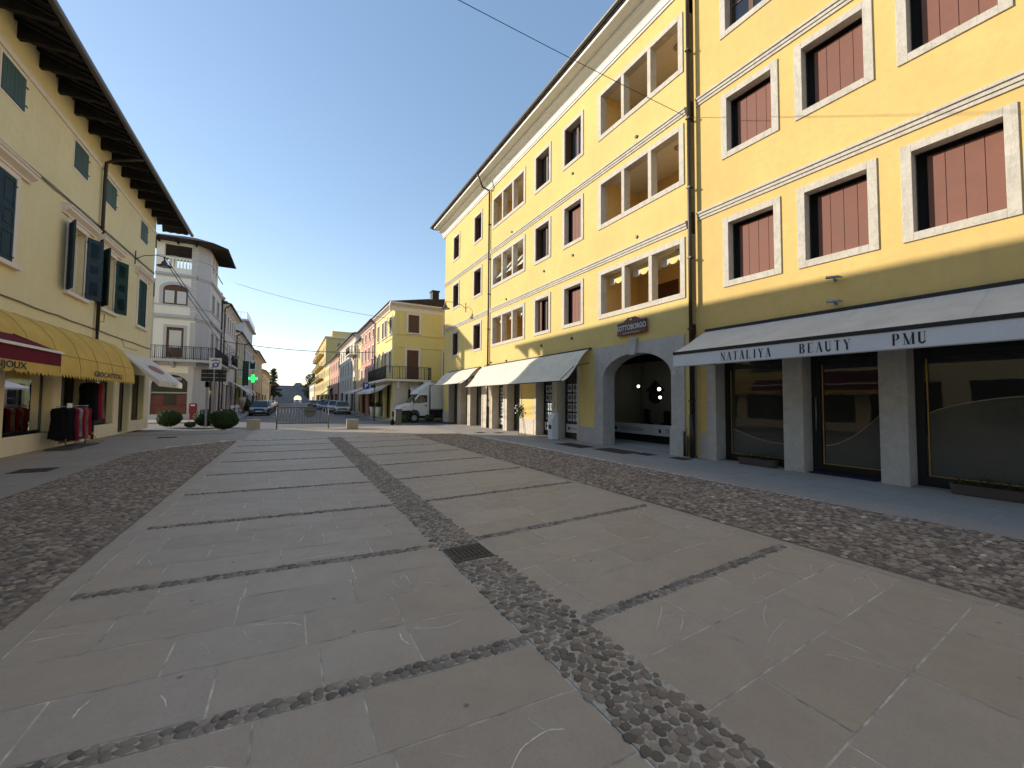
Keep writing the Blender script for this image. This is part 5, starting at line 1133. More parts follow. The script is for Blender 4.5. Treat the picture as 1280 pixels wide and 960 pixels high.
# ---------------------------------------------------------------- vehicles
def car(name, label, paint, L=4.2, Wd=1.76, H=1.48, hatch=True, suv=0, lc='car'):
    """built around the origin, nose towards -Y; returns root"""
    R_ = thing(name, (0, 0, 0), label, lc, 'cars parked along the street'); w = Wd / 2; g = .17 + suv * .05
    T = lambda u, d, z: (d, u, z)
    lo = [(0, g + .1), (.02, .55), (.1, .72), (.5, .84), (1.15, .93), (L - .45, .98), (L - .08, .9), (L, .6), (L - .03, g + .12), (L - .3, g), (.35, g)]
    # body as loft of half widths
    mb = MB(); n = len(lo); vs = []
    for s_, k in ((-1, .90), (-1, 1.0), (1, 1.0), (1, .90)): pass
    for sx, inset in ((-w, .10), (-w, 0), (w, 0), (w, .10)):
        for (y, z) in lo:
            zz = z; yy = y
            x = sx - (inset if sx > 0 else -inset) * (1 if False else 1)
            if inset == 0: 
                zz = min(z, .80 + (.0)); yy = min(max(y, .12), L - .1)
            xx = x * (.93 if (y < .12 or y > L - .12) else 1)
            vs.append((xx, yy, zz))
    order = [1, 0, 3, 2]
    vs = vs[n:2 * n] + vs[:n] + vs[3 * n:4 * n] + vs[2 * n:3 * n]
    fs = [tuple(range(n)), tuple(range(3 * n, 4 * n))]
    for k in range(3): fs += [(k * n + i, k * n + (i + 1) % n, (k + 1) * n + (i + 1) % n, (k + 1) * n + i) for i in range(n)]
    mb.add(vs, fs); body = mb.build('body', paint, R_, bevel=.035)
    ws, rs, re, we = 1.05, 1.75, L - .75 if hatch else L - 1.3, L - .2 if hatch else L - .7
    zb, zt = .90, H; wb, wt = w - .08, w - .26
    vs = [(-wb, ws, zb), (wb, ws, zb), (wb, we, zb + .04), (-wb, we, zb + .04), (-wt, rs, zt - .02), (wt, rs, zt - .02), (wt, re, zt), (-wt, re, zt)]
    mb = MB(); mb.add(vs, [(0, 1, 5, 4), (1, 2, 6, 5), (2, 3, 7, 6), (3, 0, 4, 7), (4, 5, 6, 7)]); mb.build('cabin', paint, R_, bevel=.05)
    def lerp(a, b, t): return tuple(a[i] + (b[i] - a[i]) * t for i in range(3))
    def pane(q, m0, m1, n0, n1, out, nm):
        p = lambda s, t: lerp(lerp(q[0], q[1], s), lerp(q[3], q[2], s), t)
        mb = MB(); pts = [p(m0, n0), p(m1, n0), p(m1, n1), p(m0, n1)]; pts = [tuple(a + b for a, b in zip(x, out)) for x in pts]; mb.add(pts, [(0, 1, 2, 3)]); mb.build(nm, M['pane'], R_)
    pane((vs[0], vs[1], vs[5], vs[4]), .07, .93, .12, .9, (0, -.012, .008), 'windscreen')
    pane((vs[2], vs[3], vs[7], vs[6]), .1, .9, .25, .88, (0, .012, .006), 'rear_window')
    for (i, j, k, l, o) in ((1, 2, 6, 5, .012), (0, 3, 7, 4, -.012)):
        pane((vs[i], vs[j], vs[k], vs[l]), .10, .52, .14, .86, (o, 0, .004), 'side_window'); pane((vs[i], vs[j], vs[k], vs[l]), .56, .9, .16, .86, (o, 0, .004), 'side_window')
    for (sx, y) in ((-1, .8), (1, .8), (-1, L - .85), (1, L - .85)):
        mb = MB(); r = .32; N = 18; x1 = sx * (w + .005); x0_ = sx * (w - .2)
        mb.add([(x0_, y + r * cos(2 * pi * i / N), r + r * sin(2 * pi * i / N)) for i in range(N)] + [(x1, y + r * cos(2 * pi * i / N), r + r * sin(2 * pi * i / N)) for i in range(N)], [(i, (i + 1) % N, N + (i + 1) % N, N + i) for i in range(N)] + [tuple(range(N)), tuple(range(N, 2 * N))])
        wh = mb.build('wheel', M['tyre'], R_); r = .2; mb = MB(); x2 = sx * (w + .012)
        mb.add([(x1, y + r * cos(2 * pi * i / N), .32 + r * sin(2 * pi * i / N)) for i in range(N)] + [(x2, y + r * .9 * cos(2 * pi * i / N), .32 + r * .9 * sin(2 * pi * i / N)) for i in range(N)], [(i, (i + 1) % N, N + (i + 1) % N, N + i) for i in range(N)] + [tuple(range(N, 2 * N))]); mb.build('rim', M['rim'], wh)
    for sx in (-1, 1):
        mb = MB(); xa, xb = sorted((sx * (w - .12), sx * (w - .46))); mb.box(xa, -.01, .60, xb, .22, .73); mb.build('headlight', M['lens'], R_, bevel=.02)
        mb = MB(); xa, xb = sorted((sx * (w - .08), sx * (w - .30))); mb.box(xa, L - .2, .68, xb, L + .005, .90); mb.build('tail_light', M['tail'], R_, bevel=.02)
        mb = MB(); xa, xb = sorted((sx * (w - .04), sx * (w + .14))); mb.box(xa, 1.25, .92, xb, 1.38, 1.04); mb.build('mirror', paint, R_, bevel=.02)
    mb = MB(); mb.box(-.26, -.02, .40, .26, .0, .51); mb.build('number_plate', M['plate'], R_)
    mb = MB(); mb.box(-.26, L - .0, .52, .26, L + .015, .63); mb.build('number_plate', M['plate'], R_)
    mb = MB(); mb.box(-w + .3, -.012, .3, w - .3, .02, .39); mb.box(-.45, -.012, .55, .45, .03, .66); mb.build('grille', M['rubber'], R_)
    mb = MB(); mb.box(-w + .12, L - .05, .24, w - .12, L + .012, .42); mb.build('rear_bumper', M['rubber'], R_)
    return R_
P_dark = carpaint('paint_dark_blue', (.012, .018, .03)); P_sil = carpaint('paint_silver', (.35, .36, .37)); P_whi = carpaint('paint_white', (.6, .6, .6)); P_bei = carpaint('paint_champagne', (.26, .24, .20)); P_gry = carpaint('paint_grey', (.08, .085, .09)); P_blk = carpaint('paint_black', (.01, .01, .012))
LEFT = [(47.0, P_dark, 'dark blue car facing the square, first in the left row', 1.5), (53.2, P_sil, 'silver-grey car parked second behind the dark blue one', 1.5), (59.4, P_whi, 'white car third in the left row', 1.45), (66, P_gry, 'dark grey car parked fourth in the left row', 1.5), (73, P_sil, 'silver car fifth in the left row, far off', 1.5), (81, P_blk, 'black car last in the left row', 1.5)]
for y, p, lb, h in LEFT:
    r_ = car('parked_car', lb, p, H=h); r_.location = (-2.62, y, -.085)
RIGHT = [(49.3, P_bei, 'champagne hatchback seen from behind, first in the right row', 5.35, 1.52), (55.2, P_sil, 'silver car parked just ahead of the champagne hatchback', 5.0, 1.6), (61.5, P_blk, 'black car third in the right row', 4.9, 1.5), (68.5, P_gry, 'tall dark grey car fourth in the right row', 4.9, 1.7), (76, P_sil, 'silver car fifth in the right row', 4.9, 1.5), (86, P_blk, 'black car sixth in the right row, small with distance', 4.9, 1.5), (110, P_gry, 'grey car farthest along the right row', 4.9, 1.5)]
for y, p, lb, x, h in RIGHT:
    r_ = car('parked_car', lb, p, H=h); r_.location = (x, y, -.085); r_.rotation_euler = (0, 0, radians(-5))
r_ = car('parked_car', 'white car standing in the arch of the city gate', P_whi); r_.location = (3.0, 200, -.085)

# delivery lorry in the side street
TK = thing('delivery_lorry', (9, 30.5, -.09), 'white delivery lorry with box body parked in the side street behind the yellow building', 'lorry')
ya, yb = 29.7, 31.7
cabp = [(7.12, .50), (7.06, .62), (7.10, .92), (7.35, 1.17), (7.95, 1.36), (8.52, 2.04), (8.75, 2.12), (9.33, 2.12), (9.33, .42), (8.62, .42), (8.55, .72), (8.35, .86), (8.05, .86), (7.85, .72), (7.78, .45)]
def side(mb, prof, y0, y1): 
    n = len(prof); mb.add([(x, y0, z) for x, z in prof] + [(x, y1, z) for x, z in prof], [(i, (i + 1) % n, n + (i + 1) % n, n + i) for i in range(n)] + [tuple(range(n)), tuple(range(n, 2 * n))])
mb = MB(); side(mb, cabp, ya, yb); mb.build('cab', M['whitep'], TK, bevel=.05)
mb = MB(); side(mb, [(8.3, 2.05), (8.5, 2.32), (9.3, 2.86), (9.36, 2.86), (9.36, 2.1)], ya + .12, yb - .12); mb.build('wind_deflector', M['whitep'], TK, bevel=.04)
mb = MB(); side(mb, [(7.0, .32), (6.98, .68), (7.2, .82), (7.9, .86), (7.82, .34)], ya - .012, yb + .012); mb.build('bumper', M['rubber'], TK, bevel=.03)
mb = MB(); side(mb, [(8.12, 1.40), (8.18, 1.5), (8.58, 1.98), (9.15, 1.98), (9.15, 1.46), (8.6, 1.38)], ya - .008, ya + .01); mb.build('side_window', M['pane'], TK)
mb = MB(); mb.add([(7.98, ya + .15, 1.37), (7.98, yb - .15, 1.37), (8.50, yb - .2, 1.99), (8.50, ya + .2, 1.99)], [(0, 1, 2, 3)]); mb.v = [(x - .03, y, z + .03) for x, y, z in mb.v]; mb.build('windscreen', M['pane'], TK)
mb = MB(); side(mb, [(7.12, .98), (7.32, 1.15), (7.62, 1.22), (7.5, 1.02)], ya - .01, ya + .1); mb.build('headlight', M['lens'], TK)
mb = MB(); mb.tube([(8.13, ya - .02, 1.3), (8.10, ya - .2, 1.35), (8.1, ya - .2, 1.72)], .02, 6); mb.box(8.03, ya - .28, 1.42, 8.12, ya - .12, 1.75); mb.build('mirror', M['rubber'], TK)
mb = MB(); mb.box(8.98, ya - .012, 1.16, 9.14, ya, 1.24); mb.build('door_handle', M['rubber'], TK)
mb = MB(); side(mb, [(8.1, 1.28), (8.1, .78), (8.11, .78), (8.11, 1.28)], ya - .006, ya); mb.box(9.22, ya - .006, .6, 9.23, ya, 2.0); mb.build('door_seam', M['rubber'], TK)
mb = MB(); mb.box(9.45, ya - .05, .92, 13.6, yb + .08, 3.05); mb.build('box_body', M['whitep'], TK, bevel=.02)
mb = MB(); mb.box(9.4, ya - .06, .88, 13.62, ya - .05, .97); mb.box(9.4, ya - .06, 2.98, 13.62, ya - .052, 3.06); mb.build('box_rail', M['steel'], TK)
mb = MB(); mb.box(9.4, ya + .1, .6, 13.6, ya + .3, .88); mb.box(9.5, ya + .05, .42, 10.2, ya + .5, .86); mb.build('chassis', M['rubber'], TK)
def twheel(x, y, r=.37):
    mb = MB(); N = 20; mb.add([(x + r * cos(2 * pi * i / N), y, r - .09 + r * sin(2 * pi * i / N)) for i in range(N)] + [(x + r * cos(2 * pi * i / N), y + .25, r - .09 + r * sin(2 * pi * i / N)) for i in range(N)], [(i, (i + 1) % N, N + (i + 1) % N, N + i) for i in range(N)] + [tuple(range(N)), tuple(range(N, 2 * N))]); wh = mb.build('wheel', M['tyre'], TK, bevel=.02)
    mb = MB(); r2 = .2; mb.add([(x + r2 * cos(2 * pi * i / N), y - .012, r - .09 + r2 * sin(2 * pi * i / N)) for i in range(N)], [tuple(range(N))]); mb.build('rim', M['steel'], wh)
for x in (8.2, 11.3):
    twheel(x, ya + .02); twheel(x, yb - .27)

# ---------------------------------------------------------------- plants
def leafball(name, c, rx, ry, rz, n, label, group=None, seed=1, mat='leaf', zc=None, s=.05, core=True, cat='bush'):
    R = random.Random(seed); T0 = thing(name, c, label, cat, group)
    if core:
        mb = MB(); prof = [(sin(pi * i / 10) * .88, -cos(pi * i / 10) * .9) for i in range(11)]; mb.smooth = True
        mb.T = lambda u, d, z: (c[0] + u * rx, c[1] + d * ry, c[2] + rz + z * rz); mb.lathe((0, 0, 0), [(max(r, .01), z) for r, z in prof], 16); mb.build('twigs', M['leafd'], T0)
    mb = MB(); vs = []; fs = []
    for i in range(n):
        z = R.uniform(-1, 1); t = R.uniform(0, 2 * pi); q = math.sqrt(1 - z * z); k = R.uniform(.86, 1.03) + .05 * sin(t * 3 + z * 4 + seed)
        p = Vector((rx * q * cos(t) * k, ry * q * sin(t) * k, rz + rz * z * k)); p += Vector(c)
        nn = Vector((q * cos(t), q * sin(t), z)) + Vector((R.uniform(-.8, .8), R.uniform(-.8, .8), R.uniform(-.8, .8))); nn.normalize()
        a = nn.orthogonal().normalized(); a.rotate(Matrix.Rotation(R.uniform(0, 6.28), 3, nn)); b2 = nn.cross(a); w = s * R.uniform(.6, 1.2)
        b = len(vs); vs += [tuple(p - a * w), tuple(p + b2 * w * .45), tuple(p + a * w), tuple(p - b2 * w * .45)]; fs.append((b, b + 1, b + 2, b + 3))
    mb.add(vs, fs); mb.build('leaves', M[mat], T0, recalc=False); return T0
leafball('round_bush', (-5.95, 29.5, 0), .56, .56, .46, 5000, 'clipped round box bush farthest left, before the arched shop window', 'clipped box bushes', 1)
leafball('round_bush', (-4.15, 28.9, 0), .60, .6, .48, 5000, 'clipped box bush in the middle, partly behind the largest one', 'clipped box bushes', 2)
leafball('round_bush', (-2.97, 25.9, 0), .62, .62, .52, 6500, 'largest and nearest clipped box bush, beside the stone block', 'clipped box bushes', 3)
leafball('low_shrub', (-4.78, 28.2, 0), .26, .24, .15, 900, 'tiny low shrub between the round bushes', None, 4)
def tree(name, c, h, r, label, seed, n=5000, conifer=False, s=.35):
    R = random.Random(seed); T0 = thing(name, c, label, 'tree'); mb = MB(); th = h * (.9 if conifer else .6)
    mb.tube([(c[0], c[1], c[2]), (c[0] + .1, c[1], c[2] + th * .5), (c[0], c[1], c[2] + th)], .22, 8, .05)
    for i in range(9):
        z = c[2] + h * (.3 + .06 * i); t = R.uniform(0, 6.28); l = r * .8; mb.tube([(c[0], c[1], z), (c[0] + l * cos(t), c[1] + l * sin(t), z + l * .4)], .07, 5, .02)
    mb.build('trunk', M['bark'], T0); vs = []; fs = []; mb = MB()
    cl = [(R.uniform(0, 6.28), R.uniform(.1, 1), R.uniform(.22, 1)) for _ in range(110)]
    for i in range(n):
        t, rr, zz = R.choice(cl)
        k = (1 - zz) * 1.1 + .12 if conifer else math.sqrt(max(.05, 1 - (2 * zz - 1.25) ** 2 * .9))
        p = Vector((c[0] + r * rr * k * cos(t), c[1] + r * rr * k * sin(t), c[2] + h * zz * .97)) + Vector((R.gauss(0, .10), R.gauss(0, .10), R.gauss(0, .05 if conifer else .10))) * r
        nn = Vector((R.gauss(0, 1), R.gauss(0, 1), R.gauss(.5, 1))).normalized(); a = nn.orthogonal().normalized(); b2 = nn.cross(a); w = s * R.uniform(.5, 1.1)
        b = len(vs); vs += [tuple(p - a * w), tuple(p + b2 * w * .5), tuple(p + a * w), tuple(p - b2 * w * .5)]; fs.append((b, b + 1, b + 2, b + 3))
    mb.add(vs, fs); mb.build('crown', M['leafd'], T0, recalc=False); return T0
tree('conifer', (-4.9, 160, 0), 12.3, 2.6, 'dark ragged conifer rising behind the last left house', 11, conifer=True, n=3500)
tree('leafy_tree', (9.5, 196, 0), 13.5, 4.0, 'dark round tree beyond the tall yellow block', 12)
tree('leafy_tree', (7.6, 192, 0), 9.0, 2.6, 'smaller dark tree right of the city gate', 13, n=3000)
tree('leafy_tree', (-7.5, 196, 0), 9.5, 3.2, 'dark tree left of the city gate behind the houses', 14, n=3000)

# ---------------------------------------------------------------- square furniture
for (x, y, lb) in ((-1.62, 25.25, 'pale stone block left of the barrier by the largest bush'), (3.1, 23.85, 'yellowish stone block right of the barrier')):
    o = MB(); o.box(x - .29, y - .27, 0.013, x + .29, y + .27, .52); ob = o.build('stone_block', M['gold2'], bevel=.02); tag(ob, lb, 'stone block', 'stone blocks at the street end')
BR = thing('street_barrier', (.7, 24.7, 0), 'grey steel barrier gate across the street end', 'barrier')
y = 24.7; mb = MB()
mb.tube([(-.55, y, .30), (-.55, y, 1.15), (1.96, y, 1.15), (1.96, y, .30), (-.55, y, .30)], .03, 8); mb.build('frame', M['gutter'], BR)
for i in range(1, 17):
    mb = MB(); x = -.55 + 2.51 * i / 17; mb.tube([(x, y, .30), (x, y, 1.15)], .013, 6); mb.build('bar', M['gutter'], BR)
for x in (-.55, 1.96):
    mb = MB(); mb.tube([(x, y, 0), (x, y, 1.17)], .028, 8); mb.box(x - .05, y - .2, .0, x + .05, y + .2, .02); mb.build('post', M['gutter'], BR)
sg = thing('round_sign', (1.02, 24.65, .95), 'dark round sign hung on the barrier, seen from behind', 'sign')
mb = MB(frameY(24.66, -1)); mb.disc((1.02, .93), .31, 0, .02, 24); mb.build('disc', M['gutter'], sg); mb = MB(frameY(24.66, -1)); mb.box(.8, .02, .9, 1.24, .035, .94); mb.build('strap', M['iron'], sg)
SP = thing('sign_post', (-4.05, 28, 0), 'post with a white panel and blue-violet emblem above dark direction boards', 'sign')
k = 28 / 29.; TP = frameY(28.3, -1); kx = 28.3 / 29
for x in (-4.2 * kx, -3.92 * kx):
    mb = MB(TP); mb.box(x - .05, -.05, 0, x + .05, .05, 3.3 if x < -4 else 3.4); mb.build('post', M['steel'], SP)
mb = MB(TP); mb.box(-4.14 * kx, .06, 3.28, -3.55 * kx, .10, 3.93); p = mb.build('panel', M['whitep'], SP)
mb = MB(TP); mb.disc((-3.83 * kx, 3.52), .16, .101, .106, 20, .14); mb.plate([(-4.05 * kx, 3.34), (-4.0 * kx, 3.32), (-3.6 * kx, 3.66), (-3.65 * kx, 3.69)], .101, .107); q = mb.build('emblem', M['violet'] if 'violet' in M else M['bluep'], p)
mb = MB(TP); mb.disc((-3.83 * kx, 3.53), .07, .107, .111, 16); mb.build('emblem_ring', M['whitep'], q)
mb = MB(TP); mb.box(-4.05 * kx, .101, 3.75, -3.62 * kx, .104, 3.79); mb.box(-3.92 * kx, .101, 3.83, -3.76 * kx, .104, 3.86); mb.build('caption_bar', M['ink'], p)
for (a, b) in ((-4.5, -3.92), (-3.86, -3.3)):
    for z in (2.58, 2.81, 3.04):
        mb = MB(TP); mb.box(a * kx, .03, z, b * kx, .06, z + .21); mb.build('direction_board', M['iron'], SP, bevel=.005)
mb = MB(TP); mb.box(-4.3 * kx, .0, 2.25, -4.0 * kx, .05, 2.56); mb.build('small_board', M['iron'], SP)
MBX = thing('post_box', (-6.4, 38.7, 0), 'dark red post box on a stand beside the arched shop window', 'post box')
mb = MB(lambda u, d, z: (u * 1.035, 38.7 - d, z * 1.03)); mb.plate([(-6.43, .45), (-5.98, .45), (-5.98, 1.12), (-6.06, 1.2), (-6.35, 1.2), (-6.43, 1.12)], -.12, .15); mb.build('body', M['red'], MBX, bevel=.02)
mb = MB(lambda u, d, z: (u * 1.035, 38.7 - d, z * 1.03)); mb.box(-6.38, -.08, 0, -6.03, .1, .45); mb.build('stand', M['red'], MBX)
mb = MB(lambda u, d, z: (u * 1.035, 38.7 - d, z * 1.03)); mb.box(-6.33, .151, 1.0, -6.08, .156, 1.09); mb.build('slot_label', M['whitep'], MBX)
BN = thing('litter_bin', (6.1, 26.3, 0), 'grey upright bin post at the corner before the lorry', 'bin')
mb = MB(frameY(26.3, -1)); mb.box(5.98, -.2, .0, 6.38, .2, .95); mb.build('body', M['gutter'], BN, bevel=.03); mb = MB(frameY(26.3, -1)); mb.box(5.94, -.23, .95, 6.42, .23, 1.0); mb.build('lid', M['iron'], BN)
bg_ = MB(); bg_.smooth = True; bg_.lathe((5.82, 26.2, 0), [(.10, 0), (.15, .1), (.13, .25), (.04, .34), (.05, .38)], 10); o = bg_.build('rubbish_bag', M['blkcloth']); tag(o, 'small dark rubbish bag leaning against the grey bin', 'bag')
for (x, y, h, lb) in ((6.85, 27.6, .30, 'low potted shrub in front of the lorry bumper'), (8.95, 28.4, .32, 'potted shrub in front of the lorry, below its cab door')):
    leafball('potted_shrub', (x, y, .1), .34, .25, h / 2 + .08, 700, lb, None, int(x * 10), cat='plant', s=.07)
PS = thing('parking_sign', (6.25, 41, 0), 'blue parking sign with a white P on a tall pole by the awnings', 'sign')
TQ = frameY(40, -1); mb = MB(TQ); mb.tube([(6.35, -.02, 0), (6.35, -.02, 3.35)], .03, 8); mb.build('pole', M['steel'], PS)
mb = MB(TQ); mb.box(6.05, .02, 2.62, 6.65, .05, 3.25); p = mb.build('panel', M['bluep'], PS); mb = MB(TQ); text_mesh(mb, 'P', 6.35, 2.72, .56, .054, 1, bold=.02); mb.build('letter', M['whitep'], p)
mb = MB(TQ); mb.box(6.05, .02, 2.28, 6.65, .05, 2.58); mb.build('lower_panel', M['whitep'], PS)
ST = thing('signal_pole', (6.35, 35, 0), 'thin dark pole with a small box standing before the lemon corner house', 'pole')
mb = MB(); mb.tube([(5.9, 33.0, -.09), (5.9, 33.0, 3.0)], .035, 8); mb.build('pole', M['iron'], ST); mb = MB(); mb.box(5.6, 32.9, 2.55, 5.95, 33.1, 2.8); mb.build('box', M['iron'], ST)
for (x, y, lb) in ((6.75, 38.8, 'tall white tapered planter, left of the pair'), (7.0, 37.2, 'tall white tapered planter, right of the pair')):
    P_ = thing('tall_planter', (x, y, 0), lb + ' by the shaded shopfront', 'planter', 'tall white planters')
    mb = MB(); mb.lathe((x, y, .0), [(.14, 0), (.24, .95), (.22, .97)], 12); mb.build('pot', M['whitep'], P_)
    mb = MB(); R = random.Random(int(x * 100)); vs = []; fs = []
    for i in range(400):
        p = Vector((x + R.gauss(0, .12), y + R.gauss(0, .12), 1.15 + R.gauss(0, .12))); a = Vector((R.gauss(0, 1), R.gauss(0, 1), R.gauss(0, 1))).normalized() * .06; b2 = a.orthogonal().normalized() * .03; b = len(vs); vs += [tuple(p - a), tuple(p + b2), tuple(p + a), tuple(p - b2)]; fs.append((b, b + 1, b + 2, b + 3))
    mb.add(vs, fs); mb.build('foliage', M['leafd'], P_, recalc=False)
# vertical signs and pharmacy cross on the left row
PH = thing('pharmacy_cross', (-4.7, 66.5, 4), 'glowing green pharmacy cross projecting over the left pavement', 'sign')
TT = frameY(64.0, -1); mb = MB(TT); c = (-4.35, 4.35); s = .17
mb.plate([(c[0] - s, c[1] - 3 * s), (c[0] + s, c[1] - 3 * s), (c[0] + s, c[1] - s), (c[0] + 3 * s, c[1] - s), (c[0] + 3 * s, c[1] + s), (c[0] + s, c[1] + s), (c[0] + s, c[1] + 3 * s), (c[0] - s, c[1] + 3 * s), (c[0] - s, c[1] + s), (c[0] - 3 * s, c[1] + s), (c[0] - 3 * s, c[1] - s), (c[0] - s, c[1] - s)], -.1, .1); mb.build('cross', M['cross'], PH)
mb = MB(TT); mb.box(-5.7, -.03, 4.3, -4.9, .03, 4.36); mb.build('bracket', M['iron'], PH)
VS = thing('vertical_sign', (-4.8, 58, 4), 'tall dark projecting sign with faint green letters beside the pharmacy cross', 'sign')
TT = frameY(57.2, -1); mb = MB(TT); mb.box(-4.95, -.08, 3.2, -4.35, .08, 6.1); mb.build('panel', M['iron'], VS); mb = MB(TT)
for i in range(8): mb.box(-4.85, .081, 3.35 + i * .34, -4.45, .085, 3.5 + i * .34)
mb.build('letter_bars', M['dial'], VS); mb = MB(TT); mb.box(-5.7, -.03, 5.0, -4.95, .03, 5.06); mb.build('bracket', M['iron'], VS)
PS2 = thing('projecting_sign', (-4.6, 66.4, 6), 'small square black and white projecting sign above the green cross', 'sign')
TT = frameY(66.2, -1); mb = MB(TT); mb.box(-5.0, -.08, 5.6, -4.2, .08, 7.0); mb.build('panel', M['whitep'], PS2); mb = MB(TT); mb.plate([(-4.9, 5.75), (-4.3, 5.75), (-4.3, 6.85), (-4.6, 6.5), (-4.9, 6.85)], .081, .085); mb.build('emblem', M['ink'], PS2)
wall_lamp(47.5, frameX(-5.7, 1), 5.9, 1.0, 'small wall lantern on the rose house down the left row')
# cafe chairs and the cone display
def chair(x, y, rz, lb):
    C_ = thing('folding_chair', (0, 0, 0), lb, 'chair', 'white folding chairs outside the cafe')
    for dx in (-.22, .22):
        mb = MB(); mb.tube([(dx, -.25, 0), (dx, .22, .95)], .018, 6); mb.build('back_leg', M['whitep'], C_); mb = MB(); mb.tube([(dx * .9, .28, 0), (dx * .9, -.2, .46)], .018, 6); mb.build('front_leg', M['whitep'], C_)
    mb = MB(); mb.box(-.21, -.22, .44, .21, .18, .47); mb.build('seat', M['whitep'], C_); mb = MB(); mb.add([(-.2, .14, .72), (.2, .14, .72), (.2, .24, .95), (-.2, .24, .95)], [(0, 1, 2, 3)]); mb.build('backrest', M['awwhite'], C_)
    C_.location = (x, y, 0); C_.rotation_euler = (0, 0, rz)
chair(-4.6, 46.5, .9, 'white folding chair nearest the grey post, outside the rose house'); chair(-4.3, 47.6, 1.2, 'white folding chair right behind the first one'); chair(-4.6, 50.5, .8, 'third white folding chair, next to the cone display')
CN = thing('ice_cream_display', (-4.55, 53.0, 0), 'tall beige cone-shaped shop display with a round top by the white awning', 'display')
mb = MB(); mb.smooth = True; mb.lathe((-4.55, 53, 0), [(.30, 0), (.34, .25), (.30, .3)], 14); mb.build('base', M['patcloth'], CN); mb = MB(); mb.lathe((-4.55, 53, 0), [(.12, .28), (.34, 1.25), (.36, 1.3)], 14); mb.build('cone', M['cone'], CN)
mb = MB(); mb.lathe((-4.55, 53, 1.3), [(.33, 0), (.38, .15), (.34, .34), (.2, .5), (.03, .56)], 16); mb.build('scoop', M['warm'], CN)
leafball('potted_plant', (-4.6, 58.3, .1), .55, .5, .75, 900, 'tall green potted plant beyond the cone display', None, 31, cat='plant', s=.1)
# planters at the salon
for (x, y, L_, lb) in ((10.48, 5.92, .88, 'low brown window planter at the first salon window'), (10.53, 2.05, .92, 'larger brown planter of herbs before the third salon window')):
    P_ = thing('window_planter', (x, y, 0), lb, 'planter', 'planters outside the beauty salon'); mb = MB()
    a, b = y - L_ / 2, y + L_ / 2; mb.add([(x - .11, a + .02, .01), (x + .09, a + .02, .01), (x + .09, b - .02, .01), (x - .11, b - .02, .01), (x - .15, a, .19), (x + .12, a, .19), (x + .12, b, .19), (x - .15, b, .19), (x - .13, a + .02, .19), (x + .10, a + .02, .19), (x + .10, b - .02, .19), (x - .13, b - .02, .19), (x - .13, a + .02, .15), (x + .10, a + .02, .15), (x + .10, b - .02, .15), (x - .13, b - .02, .15)],
           [(0, 1, 2, 3), (0, 1, 5, 4), (1, 2, 6, 5), (2, 3, 7, 6), (3, 0, 4, 7), (4, 5, 9, 8), (5, 6, 10, 9), (6, 7, 11, 10), (7, 4, 8, 11), (12, 13, 14, 15)]); mb.build('trough', M['terr'], P_)
    mb = MB(); R = random.Random(int(y * 10)); vs = []; fs = []
    for st in range(70):
        bx, by = x + R.uniform(-.1, .08), R.uniform(a + .04, b - .04); h = R.uniform(.06, .24); lx, ly = R.uniform(-.08, .08), R.uniform(-.06, .06)
        for q in range(16):
            t = (q + 1) / 16; p = Vector((bx + lx * t, by + ly * t, .15 + h * t)); th = R.uniform(0, 6.28); a_ = Vector((cos(th), sin(th), R.uniform(0, .7))) * R.uniform(.018, .034); b2 = Vector((-sin(th), cos(th), .2)) * R.uniform(.007, .013)
            k = len(vs); vs += [tuple(p), tuple(p + a_ * .5 + b2), tuple(p + a_), tuple(p + a_ * .5 - b2)]; fs.append((k, k + 1, k + 2, k + 3))
    mb.add(vs, fs); mb.build('herbs', M['leaf2'], P_, recalc=False)
# info totem, flower easel by the curved awning
KI = thing('info_totem', (9.7, 13.85, 0), 'light grey metal totem with a slanted curved top by the advert windows', 'totem')
mb = MB(); side(mb, [(9.52, .015), (9.82, .015), (9.82, 1.12), (9.74, 1.10), (9.6, .98), (9.52, .82)], 13.68, 14.0); mb.build('body', M['fascia'], KI, bevel=.012)
mb = MB(); mb.box(9.51, 13.74, .45, 9.52, 13.94, .62); mb.build('slot', M['iron'], KI)
EA = thing('flower_easel', (9.6, 16.2, 0), 'thin iron stand with white flowers against the yellow pier', 'flower stand')
mb = MB(); mb.tube([(9.45, 16.35, 0), (9.5, 16.3, 1.25)], .009, 6); mb.tube([(9.75, 16.15, 0), (9.6, 16.25, 1.25)], .009, 6); mb.tube([(9.45, 16.35, .02), (9.75, 16.15, .02)], .008, 6); mb.tube([(9.85, 16.45, 0), (9.58, 16.28, 1.2)], .009, 6); mb.build('stand', M['iron'], EA)
mb = MB(); R = random.Random(5); vs = []; fs = []
for i in range(260):
    p = Vector((9.52 + R.gauss(0, .10), 16.3 + R.gauss(0, .12), 1.15 + R.gauss(0, .16))); a_ = Vector((R.gauss(0, 1), R.gauss(0, 1), R.gauss(0, 1))).normalized() * .05; b2 = a_.orthogonal().normalized() * .025; k = len(vs); vs += [tuple(p - a_), tuple(p + b2), tuple(p + a_), tuple(p - b2)]; fs.append((k, k + 1, k + 2, k + 3))
mb.add(vs, fs); mb.build('leaves', M['leaf2'], EA, recalc=False)
for i in range(7):
    mb = MB(); mb.smooth = True; mb.lathe((9.42 + R.gauss(0, .05), 16.42 + R.gauss(0, .1), 1.2 + R.gauss(0, .16)), [(.01, 0), (.05, .02), (.055, .05), (.02, .08)], 8); mb.build('flower', M['whitep'], EA)
